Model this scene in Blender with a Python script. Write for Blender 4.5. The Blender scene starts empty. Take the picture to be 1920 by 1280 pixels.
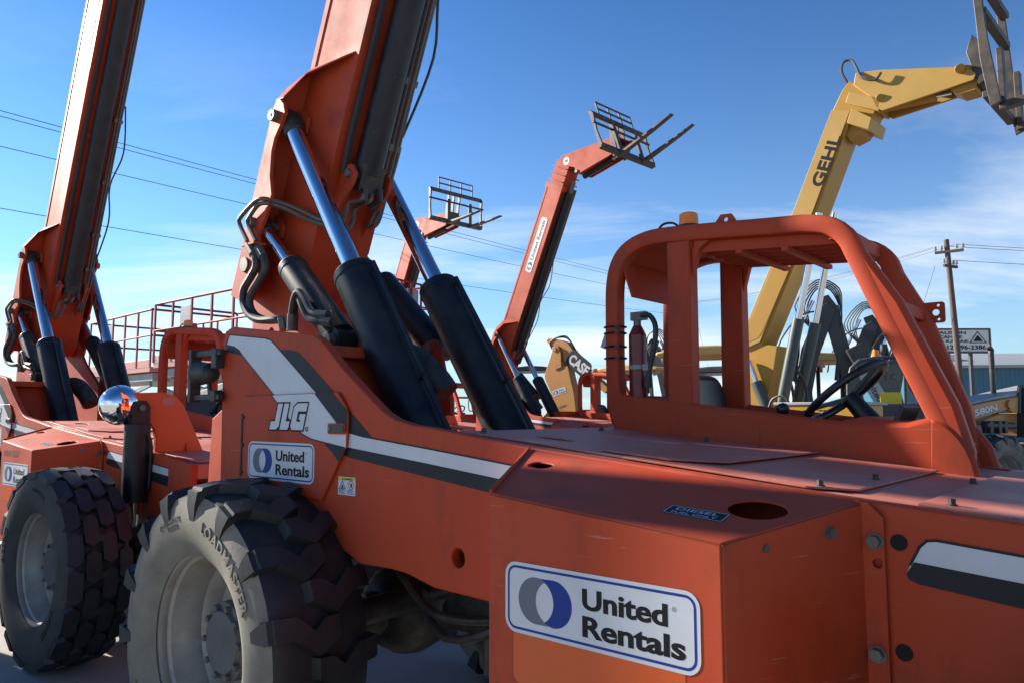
import bpy, bmesh, math, random
from mathutils import Vector, Matrix
from mathutils.geometry import tessellate_polygon
random.seed(7)
R = math.radians
# ------------------------------------------------------------------ camera
F_PX = 1400.0; CX = 960.0; CY = 640.0; HOR = 775.0; CAM_H = 1.63
PITCH = math.atan((HOR - CY) / F_PX)
sc = bpy.context.scene
col = sc.collection
cd = bpy.data.cameras.new('camera'); cam = bpy.data.objects.new('camera', cd); col.objects.link(cam)
cd.sensor_width = 36.0; cd.lens = 36.0 * F_PX / 1920.0; cd.clip_start = 0.05; cd.clip_end = 3000
cam.location = (0, 0, CAM_H); cam.rotation_euler = (math.pi / 2 + PITCH, 0, 0)
sc.camera = cam
# ------------------------------------------------------------------ sky, sun, exposure
SUN_AZ = 152.0; SUN_EL = 25.0     # azimuth counter-clockwise from +X
sdir = Vector((math.cos(R(SUN_AZ)) * math.cos(R(SUN_EL)), math.sin(R(SUN_AZ)) * math.cos(R(SUN_EL)), math.sin(R(SUN_EL))))
w = bpy.data.worlds.new('World'); sc.world = w; w.use_nodes = True
nt = w.node_tree; nt.nodes.clear()
def N(t, k, **kw):
    n = t.nodes.new(k)
    for a, b in kw.items():
        setattr(n, a, b)
    return n
def math_n(t, op, a, b=None, clamp=False):
    n = N(t, 'ShaderNodeMath', operation=op); n.use_clamp = clamp
    for i, v in enumerate((a, b)):
        if v is None: continue
        if isinstance(v, (int, float)): n.inputs[i].default_value = v
        else: t.links.new(v, n.inputs[i])
    return n.outputs[0]
SKY_OFF = (5.5, 2.2, 31.0, -9.0)
sky = N(nt, 'ShaderNodeTexSky', sky_type='NISHITA'); sky.sun_disc = False
sky.sun_elevation = R(SUN_EL); sky.sun_rotation = R(90 - SUN_AZ)
sky.air_density = 1.0; sky.dust_density = 0.05; sky.ozone_density = 2.5
tc = N(nt, 'ShaderNodeTexCoord'); sx = N(nt, 'ShaderNodeSeparateXYZ'); nt.links.new(tc.outputs['Generated'], sx.inputs[0])
zc = math_n(nt, 'MAXIMUM', sx.outputs[2], 0.0)
den = math_n(nt, 'ADD', zc, 0.12)
cxy = N(nt, 'ShaderNodeCombineXYZ')
nt.links.new(math_n(nt, 'DIVIDE', sx.outputs[0], den), cxy.inputs[0]); nt.links.new(math_n(nt, 'DIVIDE', sx.outputs[1], den), cxy.inputs[1])
mp = N(nt, 'ShaderNodeMapping'); mp.inputs['Scale'].default_value = (0.55, 1.5, 1); mp.inputs['Rotation'].default_value = (0, 0, R(-28)); mp.inputs['Location'].default_value = (SKY_OFF[0], SKY_OFF[1], 0)
nt.links.new(cxy.outputs[0], mp.inputs[0])
nz = N(nt, 'ShaderNodeTexNoise'); nz.inputs['Scale'].default_value = 0.8; nz.inputs['Detail'].default_value = 9; nz.inputs['Roughness'].default_value = 0.62; nz.inputs['Distortion'].default_value = 0.7
nt.links.new(mp.outputs[0], nz.inputs['Vector'])
nz2 = N(nt, 'ShaderNodeTexNoise'); nz2.inputs['Scale'].default_value = 0.32; nz2.inputs['Detail'].default_value = 2
mp2 = N(nt, 'ShaderNodeMapping'); mp2.inputs['Location'].default_value = (SKY_OFF[2], SKY_OFF[3], 0); nt.links.new(cxy.outputs[0], mp2.inputs[0]); nt.links.new(mp2.outputs[0], nz2.inputs['Vector'])
cl = math_n(nt, 'MULTIPLY', math_n(nt, 'SUBTRACT', math_n(nt, 'ADD', nz.outputs[0], math_n(nt, 'MULTIPLY', nz2.outputs[0], 1.5)), 1.23), 2.6, True)
# cirrus lies in a layer whose thickness seen grows towards the horizon
lay = math_n(nt, 'SUBTRACT', 1.9, math_n(nt, 'MULTIPLY', zc, 4.1), True)
cl = math_n(nt, 'MULTIPLY', cl, math_n(nt, 'MULTIPLY', lay, 0.8))
hz = math_n(nt, 'MULTIPLY', math_n(nt, 'POWER', math_n(nt, 'SUBTRACT', 1.0, zc), 9.0), 0.30)

mx = N(nt, 'ShaderNodeMix', data_type='RGBA'); nt.links.new(cl, mx.inputs[0]); tint = N(nt, 'ShaderNodeMix', data_type='RGBA', blend_type='MULTIPLY'); tint.inputs[0].default_value = 1.0; nt.links.new(sky.outputs[0], tint.inputs[6]); tint.inputs[7].default_value = (0.80, 1.10, 1.26, 1)
sc1 = N(nt, 'ShaderNodeMix', data_type='RGBA', blend_type='MULTIPLY'); sc1.inputs[0].default_value = 1.0; nt.links.new(tint.outputs[2], sc1.inputs[6]); sc1.inputs[7].default_value = (.2, .2, .2, 1)
gm = N(nt, 'ShaderNodeGamma'); gm.inputs[1].default_value = 1.4; nt.links.new(sc1.outputs[2], gm.inputs[0])
sc2 = N(nt, 'ShaderNodeMix', data_type='RGBA', blend_type='MULTIPLY'); sc2.inputs[0].default_value = 1.0; sc2.clamp_result = False; nt.links.new(gm.outputs[0], sc2.inputs[6]); sc2.inputs[7].default_value = (5, 5, 5, 1)
hm = N(nt, 'ShaderNodeMix', data_type='RGBA'); hzf = math_n(nt, 'MULTIPLY', math_n(nt, 'POWER', math_n(nt, 'SUBTRACT', 1.0, zc), 4.8), 0.85); nt.links.new(hzf, hm.inputs[0]); nt.links.new(sc2.outputs[2], hm.inputs[6]); hm.inputs[7].default_value = (4.0, 5.0, 6.0, 1)
nt.links.new(hm.outputs[2], mx.inputs[6]); mx.inputs[7].default_value = (8.2, 8.5, 8.8, 1)
bg = N(nt, 'ShaderNodeBackground'); bg.inputs[1].default_value = 0.055
nt.links.new(mx.outputs[2], bg.inputs[0])
wo = N(nt, 'ShaderNodeOutputWorld'); nt.links.new(bg.outputs[0], wo.inputs[0])
sl = bpy.data.lights.new('sun', 'SUN'); sl.energy = 5.0; sl.angle = R(0.55); sl.color = (1.0, 0.93, 0.83)
so = bpy.data.objects.new('sun', sl); col.objects.link(so); so.rotation_euler = sdir.to_track_quat('Z', 'Y').to_euler(); so.location = sdir * 60
vs = sc.view_settings; vs.view_transform = 'Standard'; vs.look = 'None'; vs.gamma = 1; vs.use_curve_mapping = False; vs.exposure = 1.35

# ------------------------------------------------------------------ pixel helpers (a pixel is only a direction; the plane gives the distance)
CAMV = Vector((0, 0, CAM_H)); FWV = Vector((0, math.cos(PITCH), math.sin(PITCH))); UPV = Vector((0, -math.sin(PITCH), math.cos(PITCH)))
def ray(x, y): return Vector((1, 0, 0)) * ((x - CX) / F_PX) + UPV * ((CY - y) / F_PX) + FWV
def at_depth(x, y, d): return CAMV + ray(x, y) * d          # d metres ahead of the camera
class Veh:
    def __init__(s, o, h):
        s.o = Vector((o[0], o[1], 0)); s.h = h; a = R(h)
        s.f = Vector((math.cos(a), math.sin(a), 0)); s.l = Vector((-math.sin(a), math.cos(a), 0))
    def un(s, x, y, ax, val):
        v = ray(x, y); n = {'x': s.f, 'y': s.l, 'z': Vector((0, 0, 1))}[ax]; o = s.o if ax != 'z' else Vector()
        t = (val - (CAMV - o).dot(n)) / v.dot(n); q = CAMV + v * t - s.o
        return Vector((q.dot(s.f), q.dot(s.l), q.z))
    def xz(s, x, y, Y):
        p = s.un(x, y, 'y', Y); return (p.x, p.z)
    def w(s, p): return s.o + s.f * p[0] + s.l * p[1] + Vector((0, 0, p[2]))

# ------------------------------------------------------------------ materials
MATS = {}
def mat(name, base, rough=0.5, metal=0.0, var=0.0, var_col=None, scale=3.0, bump=0.0, bscale=60.0, spec=0.5, speck=0.0, speck_col=(0.02, 0.02, 0.02), coat=0.0, streak=False, rvar=0.0, speck_scale=38.0):
    if name in MATS: return MATS[name]
    m = bpy.data.materials.new(name); m.use_nodes = True; t = m.node_tree; b = t.nodes['Principled BSDF']
    b.inputs['Base Color'].default_value = (*base, 1); b.inputs['Roughness'].default_value = rough; b.inputs['Metallic'].default_value = metal
    b.inputs['Specular IOR Level'].default_value = spec; b.inputs['Coat Weight'].default_value = coat; b.inputs['Coat Roughness'].default_value = 0.25
    tco = N(t, 'ShaderNodeTexCoord'); vec = tco.outputs['Object']
    if var > 0 or speck > 0 or bump > 0 or rvar > 0:
        if streak:
            mpp = N(t, 'ShaderNodeMapping'); mpp.inputs['Scale'].default_value = (1, 1, 0.22); t.links.new(vec, mpp.inputs[0]); v2 = mpp.outputs[0]
        else: v2 = vec
        n1 = N(t, 'ShaderNodeTexNoise'); n1.inputs['Scale'].default_value = scale; n1.inputs['Detail'].default_value = 8; n1.inputs['Roughness'].default_value = 0.62
        t.links.new(v2, n1.inputs['Vector'])
        out = None
        if var > 0:
            rmp = N(t, 'ShaderNodeMapRange'); rmp.inputs[1].default_value = 0.36; rmp.inputs[2].default_value = 0.68; rmp.inputs[3].default_value = 0.0; rmp.inputs[4].default_value = var
            t.links.new(n1.outputs[0], rmp.inputs[0])
            mm = N(t, 'ShaderNodeMix', data_type='RGBA'); t.links.new(rmp.outputs[0], mm.inputs[0]); mm.inputs[6].default_value = (*base, 1)
            vc = var_col or tuple(c * 0.6 for c in base); mm.inputs[7].default_value = (*vc, 1); out = mm.outputs[2]
        if speck > 0:
            n2 = N(t, 'ShaderNodeTexNoise'); n2.inputs['Scale'].default_value = speck_scale; n2.inputs['Detail'].default_value = 4; n2.inputs['Roughness'].default_value = 0.7
            t.links.new(vec, n2.inputs['Vector'])
            r2 = N(t, 'ShaderNodeMapRange'); r2.inputs[1].default_value = 0.69; r2.inputs[2].default_value = 0.72; r2.inputs[4].default_value = speck; t.links.new(n2.outputs[0], r2.inputs[0])
            m3 = N(t, 'ShaderNodeMix', data_type='RGBA'); t.links.new(r2.outputs[0], m3.inputs[0])
            if out is not None: t.links.new(out, m3.inputs[6])
            else: m3.inputs[6].default_value = (*base, 1)
            m3.inputs[7].default_value = (*speck_col, 1); out = m3.outputs[2]
        if out is not None: t.links.new(out, b.inputs['Base Color'])
        if rvar > 0:
            r3 = N(t, 'ShaderNodeMapRange'); r3.inputs[1].default_value = 0.3; r3.inputs[2].default_value = 0.7; r3.inputs[3].default_value = max(0.05, rough - rvar); r3.inputs[4].default_value = min(1, rough + rvar)
            t.links.new(n1.outputs[0], r3.inputs[0]); t.links.new(r3.outputs[0], b.inputs['Roughness'])
        if bump > 0:
            n3 = N(t, 'ShaderNodeTexNoise'); n3.inputs['Scale'].default_value = bscale; n3.inputs['Detail'].default_value = 5
            t.links.new(vec, n3.inputs['Vector'])
            bp = N(t, 'ShaderNodeBump'); bp.inputs['Strength'].default_value = bump; bp.inputs['Distance'].default_value = 0.004
            t.links.new(n3.outputs[0], bp.inputs['Height']); t.links.new(bp.outputs[0], b.inputs['Normal'])
    MATS[name] = m; return m
def wear(m, scratch=(0.42, 0.16, 0.11), grime=(0.13, 0.035, 0.02), edge=(0.16, 0.06, 0.04), amt=1.0):
    t = m.node_tree; b = t.nodes['Principled BSDF']; src = b.inputs['Base Color'].links[0].from_socket; tco = N(t, 'ShaderNodeTexCoord')
    def layer(src, sc_, rot, lo, hi, k, colr, ns, det=4):
        mp_ = N(t, 'ShaderNodeMapping'); mp_.inputs['Scale'].default_value = sc_; mp_.inputs['Rotation'].default_value = rot; t.links.new(tco.outputs['Object'], mp_.inputs[0])
        n_ = N(t, 'ShaderNodeTexNoise'); n_.inputs['Scale'].default_value = ns; n_.inputs['Detail'].default_value = det; n_.inputs['Roughness'].default_value = .7; t.links.new(mp_.outputs[0], n_.inputs['Vector'])
        r_ = N(t, 'ShaderNodeMapRange'); r_.inputs[1].default_value = lo; r_.inputs[2].default_value = hi; r_.inputs[4].default_value = k; t.links.new(n_.outputs[0], r_.inputs[0])
        x_ = N(t, 'ShaderNodeMix', data_type='RGBA'); t.links.new(r_.outputs[0], x_.inputs[0]); t.links.new(src, x_.inputs[6]); x_.inputs[7].default_value = (*colr, 1); return x_.outputs[2]
    src = layer(src, (1.3, 1.3, .5), (0, 0, 0), .52, .75, .5 * amt, grime, 3.2, 7)
    src = layer(src, (1, 1, 22), (.5, .5, .2), .665, .69, .55 * amt, scratch, 4.0)
    src = layer(src, (18, 18, 1), (.25, .35, .1), .675, .70, .45 * amt, grime, 3.0)
    bv = N(t, 'ShaderNodeBevel'); bv.samples = 4; bv.inputs[0].default_value = .006; ge = N(t, 'ShaderNodeNewGeometry')
    dt = N(t, 'ShaderNodeVectorMath', operation='DOT_PRODUCT'); t.links.new(bv.outputs[0], dt.inputs[0]); t.links.new(ge.outputs['Normal'], dt.inputs[1])
    nn = N(t, 'ShaderNodeTexNoise'); nn.inputs['Scale'].default_value = 16; nn.inputs['Detail'].default_value = 5; t.links.new(tco.outputs['Object'], nn.inputs['Vector'])
    ed = math_n(t, 'MULTIPLY', math_n(t, 'MULTIPLY', math_n(t, 'SUBTRACT', .985, dt.outputs['Value']), 9.0, True), math_n(t, 'MULTIPLY', math_n(t, 'SUBTRACT', nn.outputs[0], .47), 7.0, True))
    x_ = N(t, 'ShaderNodeMix', data_type='RGBA'); t.links.new(math_n(t, 'MULTIPLY', ed, .75), x_.inputs[0]); t.links.new(src, x_.inputs[6]); x_.inputs[7].default_value = (*edge, 1)
    t.links.new(x_.outputs[2], b.inputs['Base Color']); return m
ORANGE = mat('faded_orange_paint', (0.42, 0.047, 0.012), 0.6, var=0.6, var_col=(0.43, 0.08, 0.036), scale=2.2, speck=0.5, speck_col=(0.12, 0.05, 0.03), rvar=0.12, bump=0.05, bscale=160, spec=0.24)
HOODM = mat('dusty_orange_paint', (0.46, 0.11, 0.065), 0.58, spec=0.4, var=0.8, var_col=(0.52, 0.23, 0.175), scale=3.5, speck=0.45, speck_col=(0.15, 0.08, 0.06), rvar=0.14, streak=False)
wear(ORANGE, amt=1.45); wear(HOODM, scratch=(.55, .36, .28), grime=(.24, .09, .06))
BRIGHT = mat('fresh_orange_paint', (0.60, 0.085, 0.008), 0.42, var=0.3, scale=4)
BLACKP = mat('black_cylinder_paint', (0.009, 0.0105, 0.015), 0.45, spec=0.35, var=0.55, var_col=(0.042, 0.041, 0.042), scale=7, speck=0.9, speck_col=(0.16, 0.15, 0.14), speck_scale=52.0, rvar=0.1, bump=0.08, bscale=120)
CHROME = mat('chromed_steel', (0.75, 0.76, 0.78), 0.09, metal=1.0, rvar=0.04)
MIRROR = mat('mirror_chrome', (0.9, 0.9, 0.9), 0.02, metal=1.0)
DARKM = mat('dark_greased_steel', (0.028, 0.027, 0.027), 0.5, metal=0.3, var=0.7, var_col=(0.10, 0.085, 0.07), scale=14, bump=0.2, bscale=60)
PINM = mat('worn_grey_steel', (0.16, 0.15, 0.13), 0.5, metal=0.4, var=0.6, var_col=(0.07, 0.06, 0.05), scale=18)
HOSE = mat('rubber_hose', (0.02, 0.02, 0.021), 0.55, var=0.6, var_col=(0.09, 0.085, 0.075), scale=12)
PIPE = mat('dusty_steel_line', (0.10, 0.085, 0.075), 0.5, metal=0.35, var=0.6, var_col=(0.17, 0.12, 0.10), scale=10)
RUBBER = mat('tyre_rubber', (0.010, 0.011, 0.014), 0.55, var=0.8, var_col=(0.034, 0.033, 0.032), scale=7, bump=0.25, bscale=90)
SIDEW = mat('dusty_tyre_sidewall', (0.205, 0.188, 0.148), 0.82, var=0.8, var_col=(0.11, 0.10, 0.082), scale=6, bump=0.2, bscale=70)
SIDED = mat('dark_tyre_sidewall', (0.05, 0.047, 0.042), 0.8, var=0.8, var_col=(0.022, 0.022, 0.021), scale=6, bump=0.2, bscale=70)
HUBM = mat('dark_grey_hub', (0.10, 0.104, 0.108), 0.5, var=0.6, var_col=(0.05, 0.045, 0.04), scale=9)
RIMM = mat('grey_wheel_rim', (0.38, 0.365, 0.33), 0.42, metal=0.15, var=0.6, var_col=(0.16, 0.11, 0.07), scale=5, speck=0.6, speck_col=(0.09, 0.04, 0.02), rvar=0.1)
WHITE = mat('white_decal', (0.56, 0.58, 0.60), 0.42, var=0.6, var_col=(0.47, 0.48, 0.48), scale=5, speck=0.5, speck_col=(0.3, 0.27, 0.24))
GREYW = mat('faded_white_boom_sticker', (0.62, 0.62, 0.61), 0.4)
INK = mat('black_ink', (0.009, 0.009, 0.011), 0.55, spec=0.2)
STRIPE = mat('charcoal_stripe', (0.013, 0.016, 0.021), 0.5, spec=0.25, var=0.4, var_col=(0.025, 0.026, 0.03), scale=6)
BLUEI = mat('logo_blue', (0.008, 0.035, 0.22), 0.5, spec=0.25)
GREYI = mat('logo_grey', (0.13, 0.145, 0.17), 0.5, spec=0.25)
YELI = mat('sticker_yellow', (0.65, 0.48, 0.02), 0.45)
REDI = mat('sticker_red', (0.5, 0.02, 0.02), 0.45)
TEAL = mat('dark_teal_sticker', (0.008, 0.022, 0.028), 0.6, spec=0.15)
FADEI = mat('faded_lettering', (0.17, 0.07, 0.055), 0.5)
HOLEM = mat('hole_shade_dark', (0.012, 0.008, 0.007), 0.9)  # near-black that stands in for the shade inside holes
BLACK = mat('black_plastic', (0.014, 0.014, 0.016), 0.38, rvar=0.1)
AMBER = mat('amber_beacon', (0.9, 0.22, 0.01), 0.25)
REDX = mat('extinguisher_red', (0.16, 0.012, 0.012), 0.3)
CLEARP = mat('grey_plastic_cup', (0.42, 0.44, 0.47), 0.35)
YELLOW = mat('yellow_machine_paint', (0.40, 0.20, 0.010), 0.48, var=0.6, var_col=(0.33, 0.18, 0.03), scale=3, speck=0.5, speck_col=(0.15, 0.1, 0.05))
CREAM = mat('sun_bleached_yellow', (0.42, 0.255, 0.055), 0.5, var=0.6, var_col=(0.36, 0.20, 0.025), scale=3, speck=.4, speck_col=(.2,.13,.05))
CASEY = mat('ochre_machine_paint', (0.44, 0.20, 0.04), 0.42, var=0.4, var_col=(0.34, 0.15, 0.04), scale=3)
CANOPY = mat('tan_canopy', (0.55, 0.34, 0.10), 0.5)
GREENG = mat('grey_green_barrel', (0.05, 0.07, 0.07), 0.45, var=0.3, scale=4)
CHAR = mat('charcoal_machine_paint', (0.03, 0.034, 0.04), 0.45, var=0.5, var_col=(0.07, 0.068, 0.064), scale=4, speck=0.5, speck_col=(0.2, 0.19, 0.17))
FORKM = mat('worn_black_steel', (0.04, 0.038, 0.036), 0.55, metal=0.25, var=0.8, var_col=(0.13, 0.10, 0.075), scale=9)
LIFTR = mat('scissor_red', (0.22, 0.022, 0.026), 0.65, spec=0.2, var=0.3, var_col=(0.30, 0.06, 0.055), scale=4)
LIFTP = mat('faded_red_deck', (0.45, 0.16, 0.13), 0.5)
GREYS = mat('galvanised_grey', (0.28, 0.29, 0.29), 0.5, var=0.5, scale=6)
def glass():
    m = bpy.data.materials.new('cab_glass'); m.use_nodes = True; t = m.node_tree; t.nodes.clear()
    g = N(t, 'ShaderNodeBsdfGlossy'); g.inputs['Roughness'].default_value = 0.02; tr = N(t, 'ShaderNodeBsdfTransparent'); tr.inputs[0].default_value = (0.72, 0.8, 0.8, 1)
    fr = N(t, 'ShaderNodeFresnel'); fr.inputs[0].default_value = 1.45; mi = N(t, 'ShaderNodeMixShader'); t.links.new(fr.outputs[0], mi.inputs[0]); t.links.new(tr.outputs[0], mi.inputs[1]); t.links.new(g.outputs[0], mi.inputs[2])
    o = N(t, 'ShaderNodeOutputMaterial'); t.links.new(mi.outputs[0], o.inputs[0]); return m
GLASS = glass()
WOOD = mat('weathered_pole_wood', (0.075, 0.05, 0.042), 0.85, var=0.7, var_col=(0.14, 0.10, 0.085), scale=6, streak=True, bump=0.4, bscale=30)
CERAM = mat('grey_porcelain', (0.3, 0.29, 0.3), 0.3)
WIRE = mat('black_wire', (0.02, 0.02, 0.022), 0.6)
BLUEB = mat('blue_metal_siding', (0.035, 0.13, 0.19), 0.5, var=0.3, scale=2)
SIGNW = mat('sign_white', (0.62, 0.62, 0.58), 0.5, var=0.3, scale=3)

# ------------------------------------------------------------------ mesh builder
def cross_frame(d):
    d = d.normalized(); a = Vector((0, 0, 1)) if abs(d.z) < 0.9 else Vector((1, 0, 0))
    u = d.cross(a).normalized(); return u, d.cross(u)
def tess(loops):
    """triangles of an outline with holes (indices run through all loops)"""
    bm = bmesh.new(); es = []
    for l in loops:
        vs_ = [bm.verts.new((p[0], p[1], 0)) for p in l]; es += [bm.edges.new((vs_[i], vs_[(i + 1) % len(vs_)])) for i in range(len(vs_))]
    bm.verts.index_update()
    bmesh.ops.triangle_fill(bm, use_beauty=True, use_dissolve=False, edges=es, normal=(0, 0, 1))
    bm.verts.ensure_lookup_table(); out = [tuple(v.index for v in f.verts) for f in bm.faces]; bm.free(); return out
class MB:
    def __init__(s): s.v = []; s.f = []; s.m = []
    def add(s, vs, fs, mi=0):
        o = len(s.v); s.v += [Vector(q) for q in vs]
        for f in fs: s.f.append(tuple(i + o for i in f)); s.m.append(mi)
        return s
    def box(s, x0, x1, y0, y1, z0, z1, mi=0):
        return s.add([(x0, y0, z0), (x1, y0, z0), (x1, y1, z0), (x0, y1, z0), (x0, y0, z1), (x1, y0, z1), (x1, y1, z1), (x0, y1, z1)],
                     [(0, 3, 2, 1), (4, 5, 6, 7), (0, 1, 5, 4), (1, 2, 6, 5), (2, 3, 7, 6), (3, 0, 4, 7)], mi)
    def prism(s, poly, axis, a0, a1, holes=(), mi=0, cap_mi=None):
        if a0 > a1: a0, a1 = a1, a0
        loops = [list(poly)] + [list(h) for h in holes]
        def mk(p, a): return {'x': (a, p[0], p[1]), 'y': (p[0], a, p[1]), 'z': (p[0], p[1], a)}[axis]
        flat = [p for l in loops for p in l]
        A = [mk(p, a0) for p in flat]; B = [mk(p, a1) for p in flat]; n = len(flat)
        tris = [tuple(range(n))] if len(loops) == 1 else tess(loops)
        fs = []
        for t in tris: fs.append(t); fs.append(tuple(i + n for i in reversed(t)))
        o = 0
        for l in loops:
            k = len(l)
            for i in range(k):
                j = (i + 1) % k; fs.append((o + i, o + i + n, o + j + n, o + j))
            o += k
        return s.add(A + B, fs, mi)
    def cyl(s, p0, p1, r, r1=None, n=14, mi=0, caps=True):
        p0 = Vector(p0); p1 = Vector(p1); r1 = r if r1 is None else r1; u, v = cross_frame(p1 - p0)
        vs = []
        for p, q in ((p0, r), (p1, r1)):
            for i in range(n):
                a = 2 * math.pi * i / n; vs.append(p + (u * math.cos(a) + v * math.sin(a)) * q)
        fs = [(i, (i + 1) % n, n + (i + 1) % n, n + i) for i in range(n)]
        if caps: fs += [tuple(reversed(range(n))), tuple(range(n, 2 * n))]
        return s.add(vs, fs, mi)
    def tube(s, pts, r, n=8, mi=0, sub=0, sect=None):
        P = [Vector(p) for p in pts]
        if sub: P = spline(P, sub)
        sec = sect or [(r * math.cos(2 * math.pi * i / n), r * math.sin(2 * math.pi * i / n)) for i in range(n)]
        k = len(sec); u = None; vs = []
        for i, p in enumerate(P):
            d = (P[min(i + 1, len(P) - 1)] - P[max(i - 1, 0)]).normalized()
            if u is None: u, _ = cross_frame(d)
            u = (u - d * u.dot(d)).normalized(); v = d.cross(u)
            vs += [p + u * a + v * b for a, b in sec]
        fs = []
        for i in range(len(P) - 1):
            for j in range(k): fs.append((i * k + j, i * k + (j + 1) % k, (i + 1) * k + (j + 1) % k, (i + 1) * k + j))
        fs += [tuple(reversed(range(k))), tuple(range((len(P) - 1) * k, len(P) * k))]
        return s.add(vs, fs, mi)
    def bar(s, p0, p1, a, b, up=(0, 0, 1), mi=0):
        p0 = Vector(p0); p1 = Vector(p1); d = (p1 - p0).normalized(); up = Vector(up); u = d.cross(up)
        if u.length < 1e-4: u = d.cross(Vector((0, 1, 0)))
        u.normalize(); v = u.cross(d)
        vs = [p + u * x * a / 2 + v * y * b / 2 for p in (p0, p1) for x, y in ((-1, -1), (1, -1), (1, 1), (-1, 1))]
        return s.add(vs, [(3, 2, 1, 0), (4, 5, 6, 7), (0, 1, 5, 4), (1, 2, 6, 5), (2, 3, 7, 6), (3, 0, 4, 7)], mi)
    def lathe(s, prof, n=48, mi=0, mis=None, c=(0, 0, 0)):   # about the Y axis; prof = (r, y)
        c = Vector(c); vs = []
        for r, y in prof:
            for i in range(n):
                a = 2 * math.pi * i / n; vs.append(c + Vector((r * math.cos(a), y, r * math.sin(a))))
        for k in range(len(prof) - 1):
            fs = [(k * n + i, k * n + (i + 1) % n, (k + 1) * n + (i + 1) % n, (k + 1) * n + i) for i in range(n)]
            o = len(s.v) if k == 0 else o0
            if k == 0:
                o0 = o; s.v += vs
            for f in fs: s.f.append(tuple(i + o0 for i in f)); s.m.append(mis[k] if mis else mi)
        return s
    def ball(s, c, r, n=12, sq=(1, 1, 1), mi=0):
        c = Vector(c); vs = []; m = n // 2
        for i in range(m + 1):
            t = math.pi * i / m
            for j in range(n):
                p = 2 * math.pi * j / n; vs.append(c + Vector((r * sq[0] * math.sin(t) * math.cos(p), r * sq[1] * math.sin(t) * math.sin(p), r * sq[2] * math.cos(t))))
        fs = [(i * n + j, (i + 1) * n + j, (i + 1) * n + (j + 1) % n, i * n + (j + 1) % n) for i in range(m) for j in range(n)]
        return s.add(vs, fs, mi)
    def xf(s, M):
        s.v = [M @ q for q in s.v]; return s
    def merge(s, o, M=None, mi_off=0):
        k = len(s.v); s.v += [(M @ q if M else q.copy()) for q in o.v]
        s.f += [tuple(i + k for i in f) for f in o.f]; s.m += [m + mi_off for m in o.m]; return s
    def mesh(s, name, mats, smooth=True):
        me = bpy.data.meshes.new(name); me.from_pydata([tuple(q) for q in s.v], [], s.f)
        for m in mats: me.materials.append(m)
        if len(mats) > 1: me.polygons.foreach_set('material_index', s.m)
        bm = bmesh.new(); bm.from_mesh(me); bmesh.ops.recalc_face_normals(bm, faces=bm.faces); bm.to_mesh(me); bm.free()
        if smooth: me.shade_smooth(); me.set_sharp_from_angle(angle=R(32))
        me.update(); return me
def spline(P, k):
    out = []
    for i in range(len(P) - 1):
        p0 = P[max(i - 1, 0)]; p1 = P[i]; p2 = P[i + 1]; p3 = P[min(i + 2, len(P) - 1)]
        for j in range(k):
            t = j / k; out.append(0.5 * ((2 * p1) + (p2 - p0) * t + (2 * p0 - 5 * p1 + 4 * p2 - p3) * t * t + (3 * p1 - p0 - 3 * p2 + p3) * t ** 3))
    out.append(P[-1]); return out
CACHE = {}
def obj(name, mb, mats, parent=None, bevel=0.0, loc=(0, 0, 0), rot=(0, 0, 0), key=None, smooth=True):
    """links a mesh object; mb is an MB, a function returning one (shared through key) or a mesh"""
    if not isinstance(mats, (list, tuple)): mats = [mats]
    if key and key in CACHE: me = CACHE[key]
    else:
        if callable(mb): mb = mb()
        me = mb if isinstance(mb, bpy.types.Mesh) else mb.mesh(name, mats, smooth)
        if key: CACHE[key] = me
    o = bpy.data.objects.new(name, me); col.objects.link(o); o.parent = parent; o.location = loc; o.rotation_euler = rot
    if bevel:
        b = o.modifiers.new('bevel', 'BEVEL'); b.width = bevel; b.segments = 2; b.limit_method = 'ANGLE'; b.angle_limit = R(40); b.harden_normals = False
    return o
def tag(o, label, cat, group=None):
    o['label'] = label; o['category'] = cat
    if group: o['group'] = group
    return o
def empty(name, loc, rz=0.0):
    o = bpy.data.objects.new(name, None); col.objects.link(o); o.location = loc; o.rotation_euler = (0, 0, rz); o.empty_display_size = 0.3; return o
def circ(c, r, n=20, ry=None): return [(c[0] + r * math.cos(2 * math.pi * i / n), c[1] + (ry or r) * math.sin(2 * math.pi * i / n)) for i in range(n)]

# ------------------------------------------------------------------ lettering and stickers
def text_mb(s, size, bold=0.0, wide=1.0, shear=0.0, spacing=1.0, align='LEFT', res=4):
    cu = bpy.data.curves.new('t', 'FONT'); cu.body = s; cu.size = size; cu.offset = bold * size; cu.shear = shear; cu.space_character = spacing
    cu.align_x = align; cu.resolution_u = res; cu.fill_mode = 'FRONT'
    o = bpy.data.objects.new('t', cu); me = bpy.data.meshes.new_from_object(o)
    mb = MB(); mb.add([(v.co.x * wide, v.co.y, 0) for v in me.vertices], [tuple(p.vertices) for p in me.polygons])
    bpy.data.objects.remove(o); bpy.data.curves.remove(cu); bpy.data.meshes.remove(me); return mb
def fit_text(s, x0, x1, y0, h, bold=0.02, shear=0.0, spacing=1.0):
    """text whose cap height is h, stretched to run from x0 to x1, baseline y0"""
    mb = text_mb(s, 1.0, bold, 1.0, shear, spacing); xs = [q.x for q in mb.v]; a, b = min(xs), max(xs)
    k = (x1 - x0) / (b - a); ky = h / 0.73
    mb.v = [Vector((x0 + (q.x - a) * k, y0 + q.y * ky, 0)) for q in mb.v]; return mb
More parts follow.
